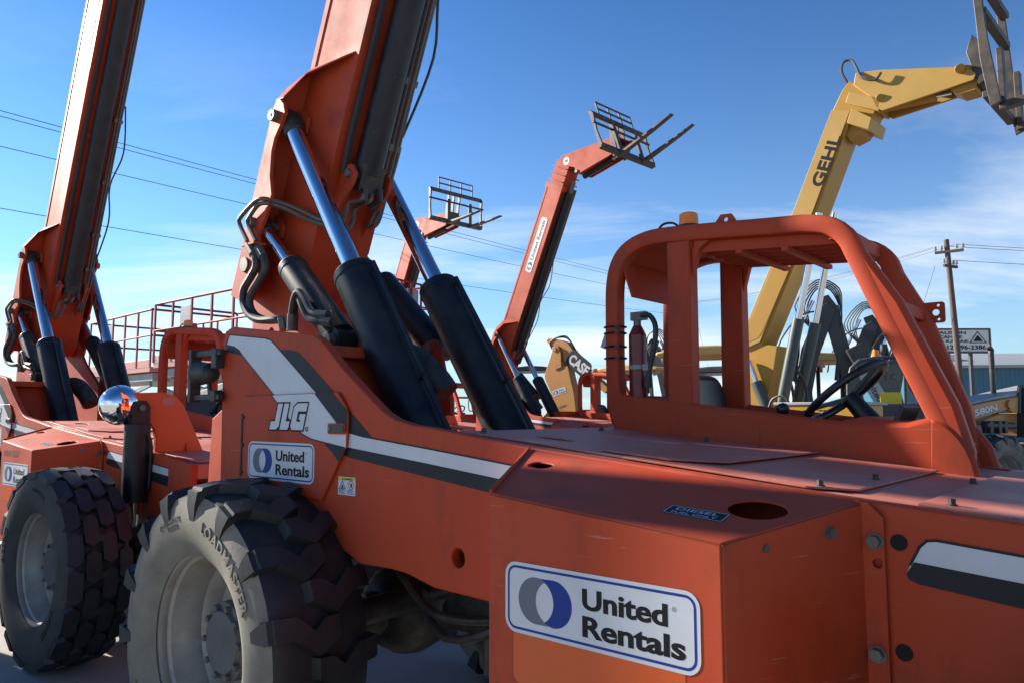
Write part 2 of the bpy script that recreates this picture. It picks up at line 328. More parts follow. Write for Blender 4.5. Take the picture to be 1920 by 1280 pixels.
def rrect(x0, x1, y0, y1, r, n=6):
    out = []
    for cx_, cy_, a0 in ((x1 - r, y1 - r, 0), (x0 + r, y1 - r, 90), (x0 + r, y0 + r, 180), (x1 - r, y0 + r, 270)):
        for i in range(n + 1):
            a = R(a0 + 90 * i / n); out.append((cx_ + r * math.cos(a), cy_ + r * math.sin(a)))
    return out
class Flat(MB):
    L = 0.0003
    def poly(s, p, layer=0, mi=0, holes=()):
        z = layer * s.L
        if holes:
            loops = [list(p)] + [list(h) for h in holes]; flat = [q for l in loops for q in l]
            return s.add([(q[0], q[1], z) for q in flat], tess(loops), mi)
        return s.add([(q[0], q[1], z) for q in p], tess([p]), mi)
    def text(s, mb, layer=1, mi=0):
        return s.add([(q.x, q.y, layer * s.L) for q in mb.v], mb.f, mi)
    def stroke(s, p, wd, layer=2, mi=0, closed=True):
        n = len(p)
        for i in range(n if closed else n - 1):
            a = Vector(p[i]).to_2d(); b = Vector(p[(i + 1) % n]).to_2d(); d = (b - a)
            if d.length < 1e-6: continue
            d.normalize(); nn = Vector((-d.y, d.x)) * wd / 2; a = a - d * wd / 2; b = b + d * wd / 2
            s.add([(q.x, q.y, layer * s.L) for q in (a - nn, b - nn, b + nn, a + nn)], [(0, 1, 2, 3)], mi)
        return s
    def mesh(s, name, mats, smooth=False):
        me = bpy.data.meshes.new(name); me.from_pydata([tuple(q) for q in s.v], [], s.f)
        for m in mats: me.materials.append(m)
        me.polygons.foreach_set('material_index', s.m); me.update(); return me
def arc(c, r, a0, a1, n=14): return [(c[0] + r * math.cos(R(a0 + (a1 - a0) * i / n)), c[1] + r * math.sin(R(a0 + (a1 - a0) * i / n))) for i in range(n + 1)]
def logo_rings(fl, cx_, cy_, r, mi_grey, mi_blue, layer=2):
    """two overlapping crescents, grey on the left and blue on the right"""
    s_ = r * 0.48; a = math.degrees(math.acos(s_ / r))
    lc, rc = (cx_ - s_, cy_), (cx_ + s_, cy_)
    blue = arc(lc, r * .97, 88, -a + 3, 22) + arc(rc, r, 180 + a, 450, 30)
    grey = [(2 * cx_ - x, 2 * cy_ - y) for x, y in blue]
    fl.poly(grey, layer, mi_grey); fl.poly(blue, layer, mi_blue)
def ur_decal(Wd=0.55, H=0.175):
    """mats: white, blue, grey, ink"""
    f = Flat(); r = H * 0.2
    f.poly(rrect(0, Wd, 0, H, r), 0, 0)
    e = H * 0.05; e2 = H * 0.085
    f.poly(rrect(e, Wd - e, e, H - e, r - e), 1, 1, holes=[rrect(e2, Wd - e2, e2, H - e2, r - e2)])
    logo_rings(f, Wd * 0.235, H * 0.5, H * 0.325, 2, 1, 1)
    for k_, dx in enumerate((-.002, .0, .002)):
        f.text(fit_text('United', Wd * (0.445 + dx), Wd * (0.858 + dx), H * 0.53, H * 0.275, 0.026), 1 + .3 * k_, 3)
        f.text(fit_text('Rentals', Wd * (0.445 + dx), Wd * (0.934 + dx), H * 0.17, H * 0.275, 0.026), 1 + .3 * k_, 3)
    f.text(fit_text('®', Wd * 0.878, Wd * 0.9, H * 0.72, H * 0.06, 0.0), 1, 2)
    return f
URM = [WHITE, BLUEI, GREYI, INK]
def place(o, p, xdir, ydir):
    """puts a flat local (x, y) drawing at p in its parent's space"""
    x = Vector(xdir).normalized(); y = Vector(ydir).normalized(); z = x.cross(y)
    M = Matrix((x, y, z)).transposed().to_4x4(); M.translation = Vector(p); o.matrix_local = M; return o
def jlg_logo(h=0.125):
    f = Flat(); k = h; sh = 0.27
    J = [(0, 0), (0.42, 0), (0.58, 0.12), (0.58, 1), (0.25, 1), (0.25, 0.36), (0, 0.36)]
    L = [(0.62, 0), (1.12, 0), (1.17, 0.12), (1.17, 0.36), (0.95, 0.36), (0.95, 1), (0.62, 1)]
    G = [(1.22, 0.14), (1.34, 0), (2.0, 0), (2.0, 0.62), (1.62, 0.62), (1.62, 0.35), (1.72, 0.35), (1.72, 0.36), (1.55, 0.36), (1.55, 0.66), (2.0, 0.66), (2.0, 1), (1.40, 1), (1.22, 0.86)]
    for P in (J, L, G):
        Q = [((x + sh * y) * k * 1.12, y * k) for x, y in P]
        f.poly(Q, 0, 0); f.stroke(Q, h * 0.055, 1, 1)
    f.stroke([(2.2 * k * 1.12 + 0.008 * math.cos(a * 0.7), 0.008 + 0.008 * math.sin(a * 0.7)) for a in range(9)], 0.004, 1, 1)
    return f
def warning_decal():
    f = Flat(); f.poly(rrect(0, .118, 0, .075, .002, 2), 0, 0); f.poly([(0.002, .060), (.116, .060), (.116, .073), (.002, .073)], 1, 1)
    f.text(fit_text('WARNING', .042, .098, .0625, .008, 0.03), 2, 2); f.poly([(.026, .0625), (.038, .0625), (.032, .0715)], 2, 2)
    f.stroke([(.008, .026), (.05, .026), (.029, .057)], .003, 1, 2); f.poly(circ((.029, .034), .006, 8), 1, 2)
    f.poly([(.02, .03), (.038, .03), (.03, .045)], 1, 2)
    f.stroke(circ((.088, .042), .017, 16), .003, 1, 3); f.stroke([(.077, .053), (.1, .031)], .003, 2, 3, False); f.poly([(.082, .034), (.094, .034), (.096, .05), (.084, .047)], 1, 2)
    for i in range(4):
        for x0 in (.006, .064): f.poly([(x0, .006 + i * .005), (x0 + .045 - i % 2 * .01, .006 + i * .005), (x0 + .045 - i % 2 * .01, .0078 + i * .005), (x0, .0078 + i * .005)], 1, 2)
    return f
def diesel_decal():
    f = Flat(); f.poly(rrect(0, .15, 0, .062, .004, 3), 0, 0); f.stroke(rrect(.004, .146, .004, .058, .003, 2), .0025, 1, 1)
    f.text(fit_text('DIESEL', .022, .128, .032, .019, .006), 1, 1); f.text(fit_text('FUEL ONLY', .02, .13, .0105, .013, .004), 1, 1); return f

# ------------------------------------------------------------------ tyres and wheels (axis along Y, outer face at -Y)
SIDEP = [(.355, -.160), (.385, -.176), (.44, -.196), (.50, -.200), (.555, -.193), (.590, -.178)]
def side_y(r):
    for (r0, y0), (r1, y1) in zip(SIDEP, SIDEP[1:]):
        if r0 <= r <= r1: return y0 + (y1 - y0) * (r - r0) / (r1 - r0)
    return SIDEP[-1][1]
def ring_text(mb, s, r, h, centre_deg, bold, mi, lift=0.006):
    t = text_mb(s, 1.0, bold, 1.0, 0, 1.12); xs = [q.x for q in t.v]; mid = (min(xs) + max(xs)) / 2; k = h / 0.73
    vs = []
    for q in t.v:
        a = R(centre_deg) - (q.x - mid) * k / r; rr = r + q.y * k; vs.append((rr * math.cos(a), side_y(rr) - lift, rr * math.sin(a)))
    n = len(vs); base = [(x, y + lift, z) for x, y, z in vs]
    mb.add(vs, t.f, mi)
    # little skirts so that the letters stand proud
    cnt = {}
    for f in t.f:
        for i in range(len(f)):
            e = (f[i], f[(i + 1) % len(f)]); cnt[e] = 1
    sk = [e for e in cnt if (e[1], e[0]) not in cnt]
    o = len(mb.v); mb.v += [Vector(q) for q in vs] + [Vector(q) for q in base]
    for a, b in sk: mb.f.append((o + a, o + b, o + n + b, o + n + a)); mb.m.append(mi)
def tyre_body():
    half = SIDEP + [(.603, -.150), (.608, -.08), (.610, 0)]
    prof = half + [(r, -y) for r, y in reversed(half[:-1])]
    mis = [1 if (prof[i][0] < .56 or prof[i + 1][0] < .56) else 0 for i in range(len(prof) - 1)]
    m = MB(); m.lathe(prof, 72, mis=mis); return m
def wrap(m, poly, r0, r1, a, taper=0.86, mi=0, sgn=1):
    """a tread block: outline in (lateral, arc length) laid on the drum between radii r0 and r1"""
    n = len(poly); cy_ = sum(p[0] for p in poly) / n; cs = sum(p[1] for p in poly) / n; vs = []
    for r, k in ((r0, 1.06), (r1, taper)):
        for y, s_ in poly:
            yy = cy_ + (y - cy_) * k; ss = cs + (s_ - cs) * k
            rr = r - 0.22 * max(0, abs(yy) - .14) - .06 * yy * yy * 4; an = a + sgn * ss / .62; vs.append((rr * math.cos(an), yy, rr * math.sin(an)))
    fs = [tuple(range(n, 2 * n))] + [(i, (i + 1) % n, n + (i + 1) % n, n + i) for i in range(n)]
    t = tess([poly])
    fs = fs[1:] + [tuple(n + i for i in q) for q in t]
    m.add(vs, fs, mi)
def lug_tyre():
    m = tyre_body(); P = [(-.192, .042), (-.115, .038), (-.05, -.018), (0, .018), (.05, .018), (.05, -.048), (-.035, -.098), (-.125, -.036), (-.192, -.032)]
    P = [(y, s_ * 1.12) for y, s_ in P]; n = 15
    for i in range(n):
        for sd in (-1, 1):
            a = 2 * math.pi * (i + (0.5 if sd > 0 else 0)) / n
            wrap(m, [(y * (-sd), s_) for y, s_ in P], .597, .648, a, .93)
            # buttress running down the shoulder
            vs = []
            for rr, ya, hw in ((.50, .201, .022), (.56, .206, .034), (.615, .202, .040)):
                for ss in (-hw, hw): vs.append((rr * math.cos(a + (ss + .005) / .62), sd * ya, rr * math.sin(a + (ss + .005) / .62)))
            for rr, ya, hw in ((.50, .19, .022), (.56, .18, .036), (.625, .165, .042)):
                for ss in (-hw, hw): vs.append((rr * math.cos(a + (ss + .005) / .62), sd * ya, rr * math.sin(a + (ss + .005) / .62)))
            m.add(vs, [(0, 1, 3, 2), (2, 3, 5, 4), (0, 2, 8, 6), (2, 4, 10, 8), (1, 7, 9, 3), (3, 9, 11, 5), (4, 5, 11, 10), (0, 6, 7, 1)], 1 if False else 0)
    ring_text(m, 'LOADMASTER', .468, .046, 60, .02, 1); ring_text(m, 'LOADMASTER', .468, .046, 240, .02, 1)
    ring_text(m, '12 PLY RATING', .50, .018, 118, 0, 1, .003); ring_text(m, 'TUBELESS', .475, .014, 116, 0, 1, .003)
    return m
def block_tyre():
    m = tyre_body(); n = 18; pitch = 2 * math.pi * .62 / n
    hl = pitch / 2 - .006
    for i in range(n):
        for k, yc in enumerate((-.146, -.049, .049, .146)):
            a = 2 * math.pi * (i + .5 * (k % 2)) / n; wd = .0425
            Hx = [(yc - wd, -hl * .62), (yc, -hl * 1.22), (yc + wd, -hl * .62), (yc + wd, hl * .62), (yc, hl * 1.22 - .02), (yc - wd, hl * .62)]
            Hx = [(yc - wd, -hl * .70), (yc, -hl * .98), (yc + wd, -hl * .70), (yc + wd, hl * .70), (yc, hl * .98), (yc - wd, hl * .70)]
            wrap(m, Hx, .598, .640, a, .985)
        a = 2 * math.pi * (i + .25) / n; wrap(m, [(-.05, -.03), (.05, -.01), (.05, .03), (-.05, .01)], .598, .639, a, .99)
    ring_text(m, '370/75-28 14PR', .50, .022, 80, .01, 1, .004); ring_text(m, 'AIRBOSS', .455, .040, -35, .02, 1); ring_text(m, 'AIRBOSS', .455, .040, 170, .02, 1)
    return m
def rim_mesh():
    m = MB(); m.lathe([(.372, -.168), (.374, -.158), (.352, -.150), (.348, -.135), (.352, -.120), (.340, -.110), (.332, -.06), (.320, -.03), (.318, .0), (.300, .02), (.285, .06), (.17, .075), (.165, .08)], 56)
    m.lathe([(.372, .168), (.352, .15), (.34, .1), (.30, .06), (.285, .062)], 40)
    m.cyl((.20, -.13, .26), (.225, -.085, .275), .008, mi=0); return m
def hub_mesh():
    m = MB(); m.cyl((0, .09, 0), (0, -.055, 0), .168, .155, 32); m.cyl((0, -.05, 0), (0, -.07, 0), .13, .12, 28)
    for i in range(10):
        a = 2 * math.pi * i / 10 + .2; m.cyl((.138 * math.cos(a), -.05, .138 * math.sin(a)), (.138 * math.cos(a), -.075, .138 * math.sin(a)), .013, n=6)
    return m
def wheel(parent, X, Y, Z, kind, spin=0.0):
    out = Y < 0; rot = (0, R(spin), 0 if out else math.pi)
    t = obj('wheel', hub_mesh, [HUBM], parent, 0.002, (X, Y, Z), rot, key='hub')
    obj('tyre', lug_tyre if kind == 'lug' else block_tyre, [RUBBER, SIDEW if kind == 'lug' else SIDED], t, 0, key='tyre_' + kind)
    obj('rim', rim_mesh, [RIMM], t, 0, key='rim')
    return t

# ------------------------------------------------------------------ telehandler
M1 = Veh((-.543, 4.053), -41.2)
PIV = (-1.1, 2.53)
SIDE = [(-.55, 1.0), (-.58, 2.0), (-.56, 2.05), (-.49, 2.07), (.23, 1.98), (.29, 1.95), (.44, 1.83), (.63, 1.70), (.73, 1.636), (.80, 1.608), (.90, 1.588), (1.01, 1.578), (1.48, 1.52), (2.08, 1.465), (2.52, 1.425), (2.84, 1.40), (3.55, 1.34), (3.9, 1.30), (3.9, .92), (2.9, .93), (1.45, .97), (1.30, .995), (1.03, 1.0), (.88, 1.03), (.79, 1.035), (.60, 1.03), (.45, 1.08), (-.35, 1.08)]
def ridge_z(x): return 1.578 - (x - 1.01) * .0975 if x < 2.52 else 1.431 - (x - 2.52) * .088
def body_mesh():
    m = MB(); hole = circ((1.151, 1.121), .034, 16)
    m.prism(SIDE, 'y', -.783, -.735, holes=[hole]); m.prism([(-.55, 1.0), (-.55, 1.5), (1.01, 1.5)] + SIDE[12:], 'y', .735, .783)
    m.box(-.54, .10, -.73, -.25, 1.90, 1.955); m.box(-.56, -.52, -.73, -.25, 1.1, 1.92); m.box(-.56, -.52, -.25, .73, 1.1, 1.47); m.box(-.54, 1.0, .25, .73, 1.42, 1.47)           # rear deck and rear wall
    m.prism([(-.1, 1.0), (-.1, 1.9), (.02, 1.9), (.45, 1.32), (1.02, 1.30), (1.02, 1.05)], 'y', -.73, -.25); m.box(-.1, 1.02, -.24, .73, 1.05, 1.32)
    m.box(1.02, 1.05, -.73, .73, 1.02, ridge_z(1.05) - .03)
    return m
def hood_mesh():
    m = MB()
    top = [(1.02, ridge_z(1.02) - .012), (2.5, ridge_z(2.5) - .012), (3.9, 1.295)]
    m.prism(top + [(3.9, 1.2), (1.02, 1.45)], 'y', -.735, .735)
    return m
def sheet(m, X0, X1, Y0, Y1, dz, cut=.06, th=.006, holes=(), rnd=0.0, bend=0.0):
    """a thin loose cover sheet lying on the sloping hood"""
    P = [(X0, Y0), (X1 - cut, Y0), (X1, Y0 + cut), (X1, Y1), (X0, Y1)]
    b = MB(); b.prism(P, 'z', 0, th, holes=holes); b.v = [Vector((q.x, q.y, q.z + ridge_z(q.x) - .012 + dz + bend * max(0, (q.x - X0) / (X1 - X0)) ** 2)) for q in b.v]; m.merge(b)
def tower_mesh():
    m = MB(); P = [(-1.24, 1.10), (-1.25, 2.45), (-1.22, 2.60), (-1.12, 2.66), (-1.0, 2.62), (-.86, 2.50), (-.69, 2.345), (-.52, 2.19), (-.315, 2.06), (-.12, 1.93), (-.1, 1.1)]
    m.prism(P, 'y', -.245, -.212, holes=[circ((-1.02, 2.12), .03, 12)]); m.prism(P, 'y', .212, .245); m.box(-1.2, -.3, -.2, .2, 1.12, 1.5)
    m.prism([(-1.25, 1.12), (-.6, 1.12), (-.6, 1.9), (-1.22, 1.6)], 'y', -.5, -.26); m.prism([(-1.25, 1.12), (-.6, 1.12), (-.6, 1.9), (-1.22, 1.6)], 'y', .26, .5)
    return m
def lug_plate(sd):
    m = MB(); P = [(-.24, 1.95), (-.24, 2.0), (-.20, 2.05), (-.12, 2.06), (-.07, 2.02), (.03, 1.68), (.03, 1.62), (-.02, 1.62)]
    m.prism(P, 'y', sd * .262, sd * .29); m.cyl((-.16, sd * .25, 2.009), (-.16, sd * .45, 2.009), .036, n=16, mi=1); m.cyl((-.16, sd * .445, 2.009), (-.16, sd * .452, 2.009), .012, n=10, mi=2); return m
def tank_mesh():
    """the box outboard of the frame: tapered in plan, lid sloping outwards, filler well in the lid"""
    m = MB(); zo = lambda x: 1.42 - (x - 1.70) * .09; zi = 1.5
    def q(x, y, z): return Vector((x, y, z))
    ol, orr, il, ir = (1.70, -1.204), (2.357, -1.204), (1.485, -.785), (2.52, -.785)
    zb = .62; Z = [zo(1.70), zo(2.357), ridge_z(1.485) - .02, ridge_z(2.52) - .008]
    # lid plane through the corners, with two openings
    def lz(x, y):
        k = (y + 1.204) / (1.204 - .785); zo_ = Z[0] + (Z[1] - Z[0]) * (x - 1.7) / .657; zi_ = Z[2] + (Z[3] - Z[2]) * (x - 1.485) / 1.035; return zo_ + (zi_ - zo_) * k
    well = circ((2.335, -.965), .068, 24); slot = [(x, y) for x, y in rrect(1.60, 1.675, -.945, -.885, .022, 4)]
    b = MB(); b.prism([ol, orr, ir, il], 'z', 0, .006, holes=[well, slot]); b.v = [Vector((v.x, v.y, v.z + lz(v.x, v.y) - .006)) for v in b.v]; m.merge(b)
    e = .004
    def wall(a, c, z0, z1):
        d = Vector((c[0] - a[0], c[1] - a[1], 0)).normalized(); nrm = Vector((d.y, -d.x, 0)) * e
        A = Vector((a[0], a[1], 0)); Cc = Vector((c[0], c[1], 0))
        vs = [A + nrm, Cc + nrm, Cc - nrm, A - nrm]; m.add([v + Vector((0, 0, zb)) for v in vs] + [vs[0] + Vector((0, 0, z0)), vs[1] + Vector((0, 0, z1)), vs[2] + Vector((0, 0, z1)), vs[3] + Vector((0, 0, z0))], [(3, 2, 1, 0), (4, 5, 6, 7), (0, 1, 5, 4), (1, 2, 6, 5), (2, 3, 7, 6), (3, 0, 4, 7)])
    wall(ol, orr, Z[0] - .004, Z[1] - .004); wall(orr, ir, Z[1] - .004, Z[3] - .004); wall(il, ol, Z[2] - .004, Z[0] - .004)
    m.add([(ol[0], ol[1], zb), (orr[0], orr[1], zb), (ir[0], ir[1], zb), (il[0], il[1], zb)], [(0, 1, 2, 3)])
    # left edge lip
    m.bar((1.70, -1.204, Z[0] + .004), (1.485, -.785, Z[2] + .004), .008, .012)
    return m
def flange_mesh():
    m = MB(); m.prism([(-.80, .62), (-.80, 1.43), (-.787, 1.43), (-.787, .62)], 'x', 2.50, 2.515)
    m.prism([(2.515, .62), (2.515, 1.425), (2.53, 1.425), (2.565, 1.39), (2.565, .62)], 'y', -.800, -.788, holes=[circ((2.548, 1.285), .011, 10)])
    return m
def bolt(m, p, d, r=.014, h=.014, mi=0):
    p = Vector(p); d = Vector(d).normalized(); m.cyl(p, p + d * .003, r * 1.35, n=14, mi=mi); m.cyl(p + d * .003, p + d * h, r, n=6, mi=mi)
def stripe_flats():
    f = Flat()
    wt = [(-.51, 2.03), (-.17, 1.99), (-.12, 1.978), (-.09, 1.96), (.27, 1.72), (.46, 1.575), (.51, 1.552), (.60, 1.538), (1.00, 1.50), (1.69, 1.43)]
    wb = [(-.54, 1.98), (-.46, 1.966), (-.41, 1.945), (-.38, 1.92), (-.08, 1.72), (.13, 1.57), (.19, 1.54), (.26, 1.52), (.49, 1.49), (1.00, 1.442), (1.67, 1.375)]
    f.poly(wt + wb[::-1], 0, 0)
    bu = [(-.04, 1.93), (.07, 1.918), (.12, 1.905), (.16, 1.88), (.40, 1.72), (.66, 1.534)]
    f.poly([(-.04, 1.928), (.27, 1.718), (.46, 1.573), (.51, 1.55), (.60, 1.536), (.66, 1.532)] + bu[::-1][:-1], 1, 1)
    f.poly([(-.54, 1.978), (-.46, 1.964), (-.41, 1.943), (-.385, 1.92), (-.42, 1.925), (-.50, 1.94), (-.54, 1.948)], 1, 1)
    f.poly([(.35, 1.505), (.49, 1.488), (1.00, 1.44), (1.67, 1.373), (1.655, 1.322), (1.00, 1.395), (.51, 1.45), (.44, 1.465), (.39, 1.485)], 1, 1)
    f.stroke(wt, .006, 2, 1, False); f.stroke(wb, .006, 2, 1, False)
    f.stroke([wt[0], wb[0]], .006, 2, 1, False)
    return f
def front_stripe():
    f = Flat(); f.poly([(2.605, 1.268), (2.635, 1.33), (2.65, 1.345), (2.67, 1.348), (3.6, 1.262), (3.6, 1.21), (2.625, 1.29)], 0, 0)
    f.poly([(2.605, 1.268), (2.622, 1.295), (3.6, 1.21), (3.6, 1.14), (2.63, 1.247), (2.61, 1.255)], 1, 1)
    f.stroke([(2.615, 1.29), (2.635, 1.33), (2.65, 1.345), (2.67, 1.348), (3.6, 1.262)], .006, 2, 1, False); return f
DOORP = [(-.33, 1.715), (.44, 1.722), (.50, 1.66), (.512, 1.63), (.512, 1.53), (.505, 1.50), (.34, 1.262), (-.31, 1.30)]
def door_stripe():
    f = Flat()     # the band carries on across the door
    f.poly([(-.072, 1.715), (.277, 1.718), (.46, 1.578), (.507, 1.555), (.508, 1.489), (.26, 1.52), (.19, 1.54), (.13, 1.57)], 0, 0)
    f.poly([(.272, 1.718), (.404, 1.72), (.509, 1.645), (.509, 1.553), (.46, 1.575)], 1, 1)
    f.poly([(.35, 1.505), (.503, 1.487), (.46, 1.43), (.41, 1.47)], 1, 1)
    f.stroke([(-.072, 1.715), (.13, 1.57), (.19, 1.54), (.26, 1.52), (.50, 1.49)], .006, 2, 1, False)
    return f

CAB_Y0, CAB_Y1 = .30, .94
HOOP = [(1.10, 1.66), (1.085, 1.80), (1.085, 2.10), (1.09, 2.25), (1.115, 2.345), (1.165, 2.405), (1.25, 2.44), (1.40, 2.447), (1.90, 2.405), (2.03, 2.392), (2.12, 2.365), (2.175, 2.31), (2.21, 2.23), (2.335, 1.92), (2.50, 1.52), (2.54, 1.40)]
def hoop_mesh(sh):
    m = MB(); sec = []
    for a in range(16):
        t = 2 * math.pi * a / 16; c, s_ = math.cos(t), math.sin(t); k = .038
        sec.append((k * math.copysign(abs(c) ** .42, c), k * math.copysign(abs(s_) ** .42, s_)))
    m.tube([(x + (sh * (2.31 - z) / .8 if x > 2.15 else 0), 0, z) for x, z in HOOP], .045, sub=3, sect=sec); return m
def cab_shell():
    m = MB()
    lower = [(1.05, 1.79), (1.10, 1.75), (1.15, 1.72), (1.51, 1.675), (2.04, 1.612), (2.12, 1.602), (2.36, 1.60), (2.45, 1.62), (2.53, 1.50), (2.55, 1.42), (2.55, 1.25), (1.35, 1.30), (1.20, 1.44), (1.12, 1.51), (1.075, 1.59), (1.05, 1.68)]
    m.prism(lower, 'y', .303, .36); m.prism(lower, 'y', .88, .937)
    m.prism([(2.36, 1.60), (2.20, 1.62), (2.10, 1.60), (2.14, 1.56), (2.5, 1.5)], 'y', .336, .9)
    # front cowl with a rounded nose
    n = 8; prof = []
    for i in range(n + 1):
        t = i / n; prof.append((2.46 + .16 * math.sin(t * math.pi / 2), 1.62 - .24 * (1 - math.cos(t * math.pi / 2))))
    cw = MB(); cw.prism(prof + [(2.62, 1.25), (2.44, 1.25)], 'y', .302, .938); cw.v = [Vector((q.x - (q.y - .302) * .19 - .035, q.y, q.z)) for q in cw.v]; m.merge(cw)
    for y0, sh in ((.308, .0), (.862, -.075)): m.prism([(x + sh * (2.31 - z) / .8, z) for x, z in [(2.20, 2.31), (2.235, 2.26), (2.36, 2.05), (2.525, 1.66), (2.565, 1.50), (2.56, 1.42), (2.45, 1.40), (2.47, 1.50), (2.44, 1.62), (2.28, 2.02), (2.15, 2.27)]], 'y', y0, y0 + .078)
    m.box(1.12, 2.40, .34, .90, 1.26, 1.30)
    m.box(1.10, 1.14, .34, .90, 1.30, 1.72)
    return m
def post_mesh():
    m = MB(); m.prism([(1.385, 1.64), (1.392, 2.41), (1.505, 2.405), (1.505, 1.64)], 'y', -.04, .04)
    m.prism([(1.505, 2.24), (1.505, 2.41), (1.60, 2.40), (1.54, 2.36)], 'y', -.02, .02); return m
def roof_mesh():
    m = MB()
    m.prism([(1.12, 2.36), (1.16, 2.415), (1.25, 2.45), (1.40, 2.457), (1.52, 2.447), (1.52, 2.435), (1.40, 2.44), (1.25, 2.43), (1.17, 2.395)], 'y', .33, .91)
    m.prism([(1.12, 2.36), (1.13, 2.365), (1.19, 2.19), (1.18, 2.18)], 'y', .34, .90)
    return m
def boom_pt(u, v, Y=0): return Vector((u, Y, v))
def boom_base(L):
    """boom frame: local x along the boom, z away from the underside, y across"""
    m = MB(); vb, vt = -.375, .095
    m.prism([(-.14, vb + .06), (-.02, vb), (L, vb), (L, vt), (-.2, vt), (-.2, -.1)], 'y', -.2, .2)
    for sd in (-1, 1):
        m.box(1.2, L, sd * .2, sd * .205, vt - .045, vt); m.box(.25, L, sd * .2, sd * .204, vb, vb + .03)
    m.prism([(L - .12, vb - .02), (L, vb - .02), (L, vt + .02), (L - .12, vt + .02)], 'y', -.225, .225)
    return m
def wing(sd):
    """the wide pin plate at the foot of the boom: back plate, outer flange with the wavy edge, sloping end gusset"""
    m = MB(); vt = .095
    m.prism([(-.22, sd * .2), (-.22, sd * .385), (.93, sd * .385), (1.0, sd * .375), (1.07, sd * .34), (1.25, sd * .2)], 'z', vt - .02, vt)
    F = [(-.22, vt), (.95, vt), (1.0, .07), (1.01, .04), (.99, -.01), (.94, -.05), (.86, -.03), (.78, .0), (.70, .0), (.56, -.045), (.46, -.11), (.34, -.10), (.20, -.06), (.10, -.13), (-.05, -.18), (-.16, -.17), (-.22, -.1)]
    m.prism(F, 'y', sd * .362, sd * .386)
    # gusset: free edge runs from the flange across the boom side to the underside corner
    g = [(1.0, .095, .378), (1.09, .095, .325), (1.25, .09, .202), (1.31, -.12, .202), (1.38, -.34, .202), (1.34, -.29, .235), (1.20, -.04, .30), (1.03, .02, .378)]
    vs = [(u, sd * y, v) for u, v, y in g]; off = Vector((-.012, 0, -.004)); vs2 = [Vector(q) + off for q in vs]; n = len(vs)
    m.add(vs + vs2, [tuple(range(n)), tuple(reversed(range(n, 2 * n)))] + [(i, (i + 1) % n, n + (i + 1) % n, n + i) for i in range(n)])
    # pin bosses
    m.cyl((0, sd * .355, 0), (0, sd * .40, 0), .046, n=20, mi=1)
    m.prism([(.84, .08), (.98, .08), (.99, .02), (.95, -.05), (.86, -.05), (.83, .0)], 'y', sd * .205, sd * .228)
    m.prism([(.19, .08), (.33, .08), (.33, .02), (.29, -.05), (.21, -.05), (.18, .0)], 'y', sd * .205, sd * .228)
    return m
def ext_cylinder(L):
    m = MB(); m.cyl((.73, -.01, -.455), (L - .1, -.01, -.455), .085, n=22); m.cyl((L - .1, -.01, -.455), (L + .15, -.01, -.455), .05, n=16, mi=1)
    m.box(.62, .78, -.09, .07, -.52, -.40, 2); m.cyl((.70, -.13, -.46), (.70, -.08, -.46), .03, n=12, mi=1)
    m.tube([(.64, -.05, -.53), (.58, -.05, -.55), (.53, -.07, -.50)], .018, mi=2); m.tube([(.66, .05, -.53), (.60, .05, -.56), (.54, .03, -.50)], .018, mi=2)
    m.tube([(.70, -.14, -.41), (.9, -.145, -.40), (L - .1, -.145, -.40)], .022, n=6, mi=0)
    return m
def boom_lugs():
    m = MB()
    for sd in (-1, 1):
        P = [(.34, -.375), (.62, -.375), (.74, -.40), (.76, -.47), (.72, -.52), (.66, -.52)]
        m.prism(P, 'y', sd * .13 - .012, sd * .13 + .012); m.cyl((.70, sd * .14, -.47), (.70, sd * .165, -.47), .024, n=14, mi=1)
    return m
def boom_hoses(L):
    m = MB()
    for i, y in enumerate((.13, .155, .18)):
        z = -.40 - .012 * (i % 2)
        m.tube([(.42, y - .02, z), (.47, y - .03, z - .06), (.6, y, z - .03), (.9, y + .01 * i, z - .02), (1.3, y, z - .03), (L, y, z - .02)], .013, n=6, mi=0, sub=4)
    for u in (.9, 1.3, 1.9, 2.6): m.box(u, u + .04, .11, .20, -.44, -.385, 1)
    m.tube([(1.0, .20, -.42), (1.5, .24, -.47), (1.9, .20, -.42), (2.3, .25, -.48), (2.8, .2, -.42)], .009, n=6, mi=2, sub=5)
    return m
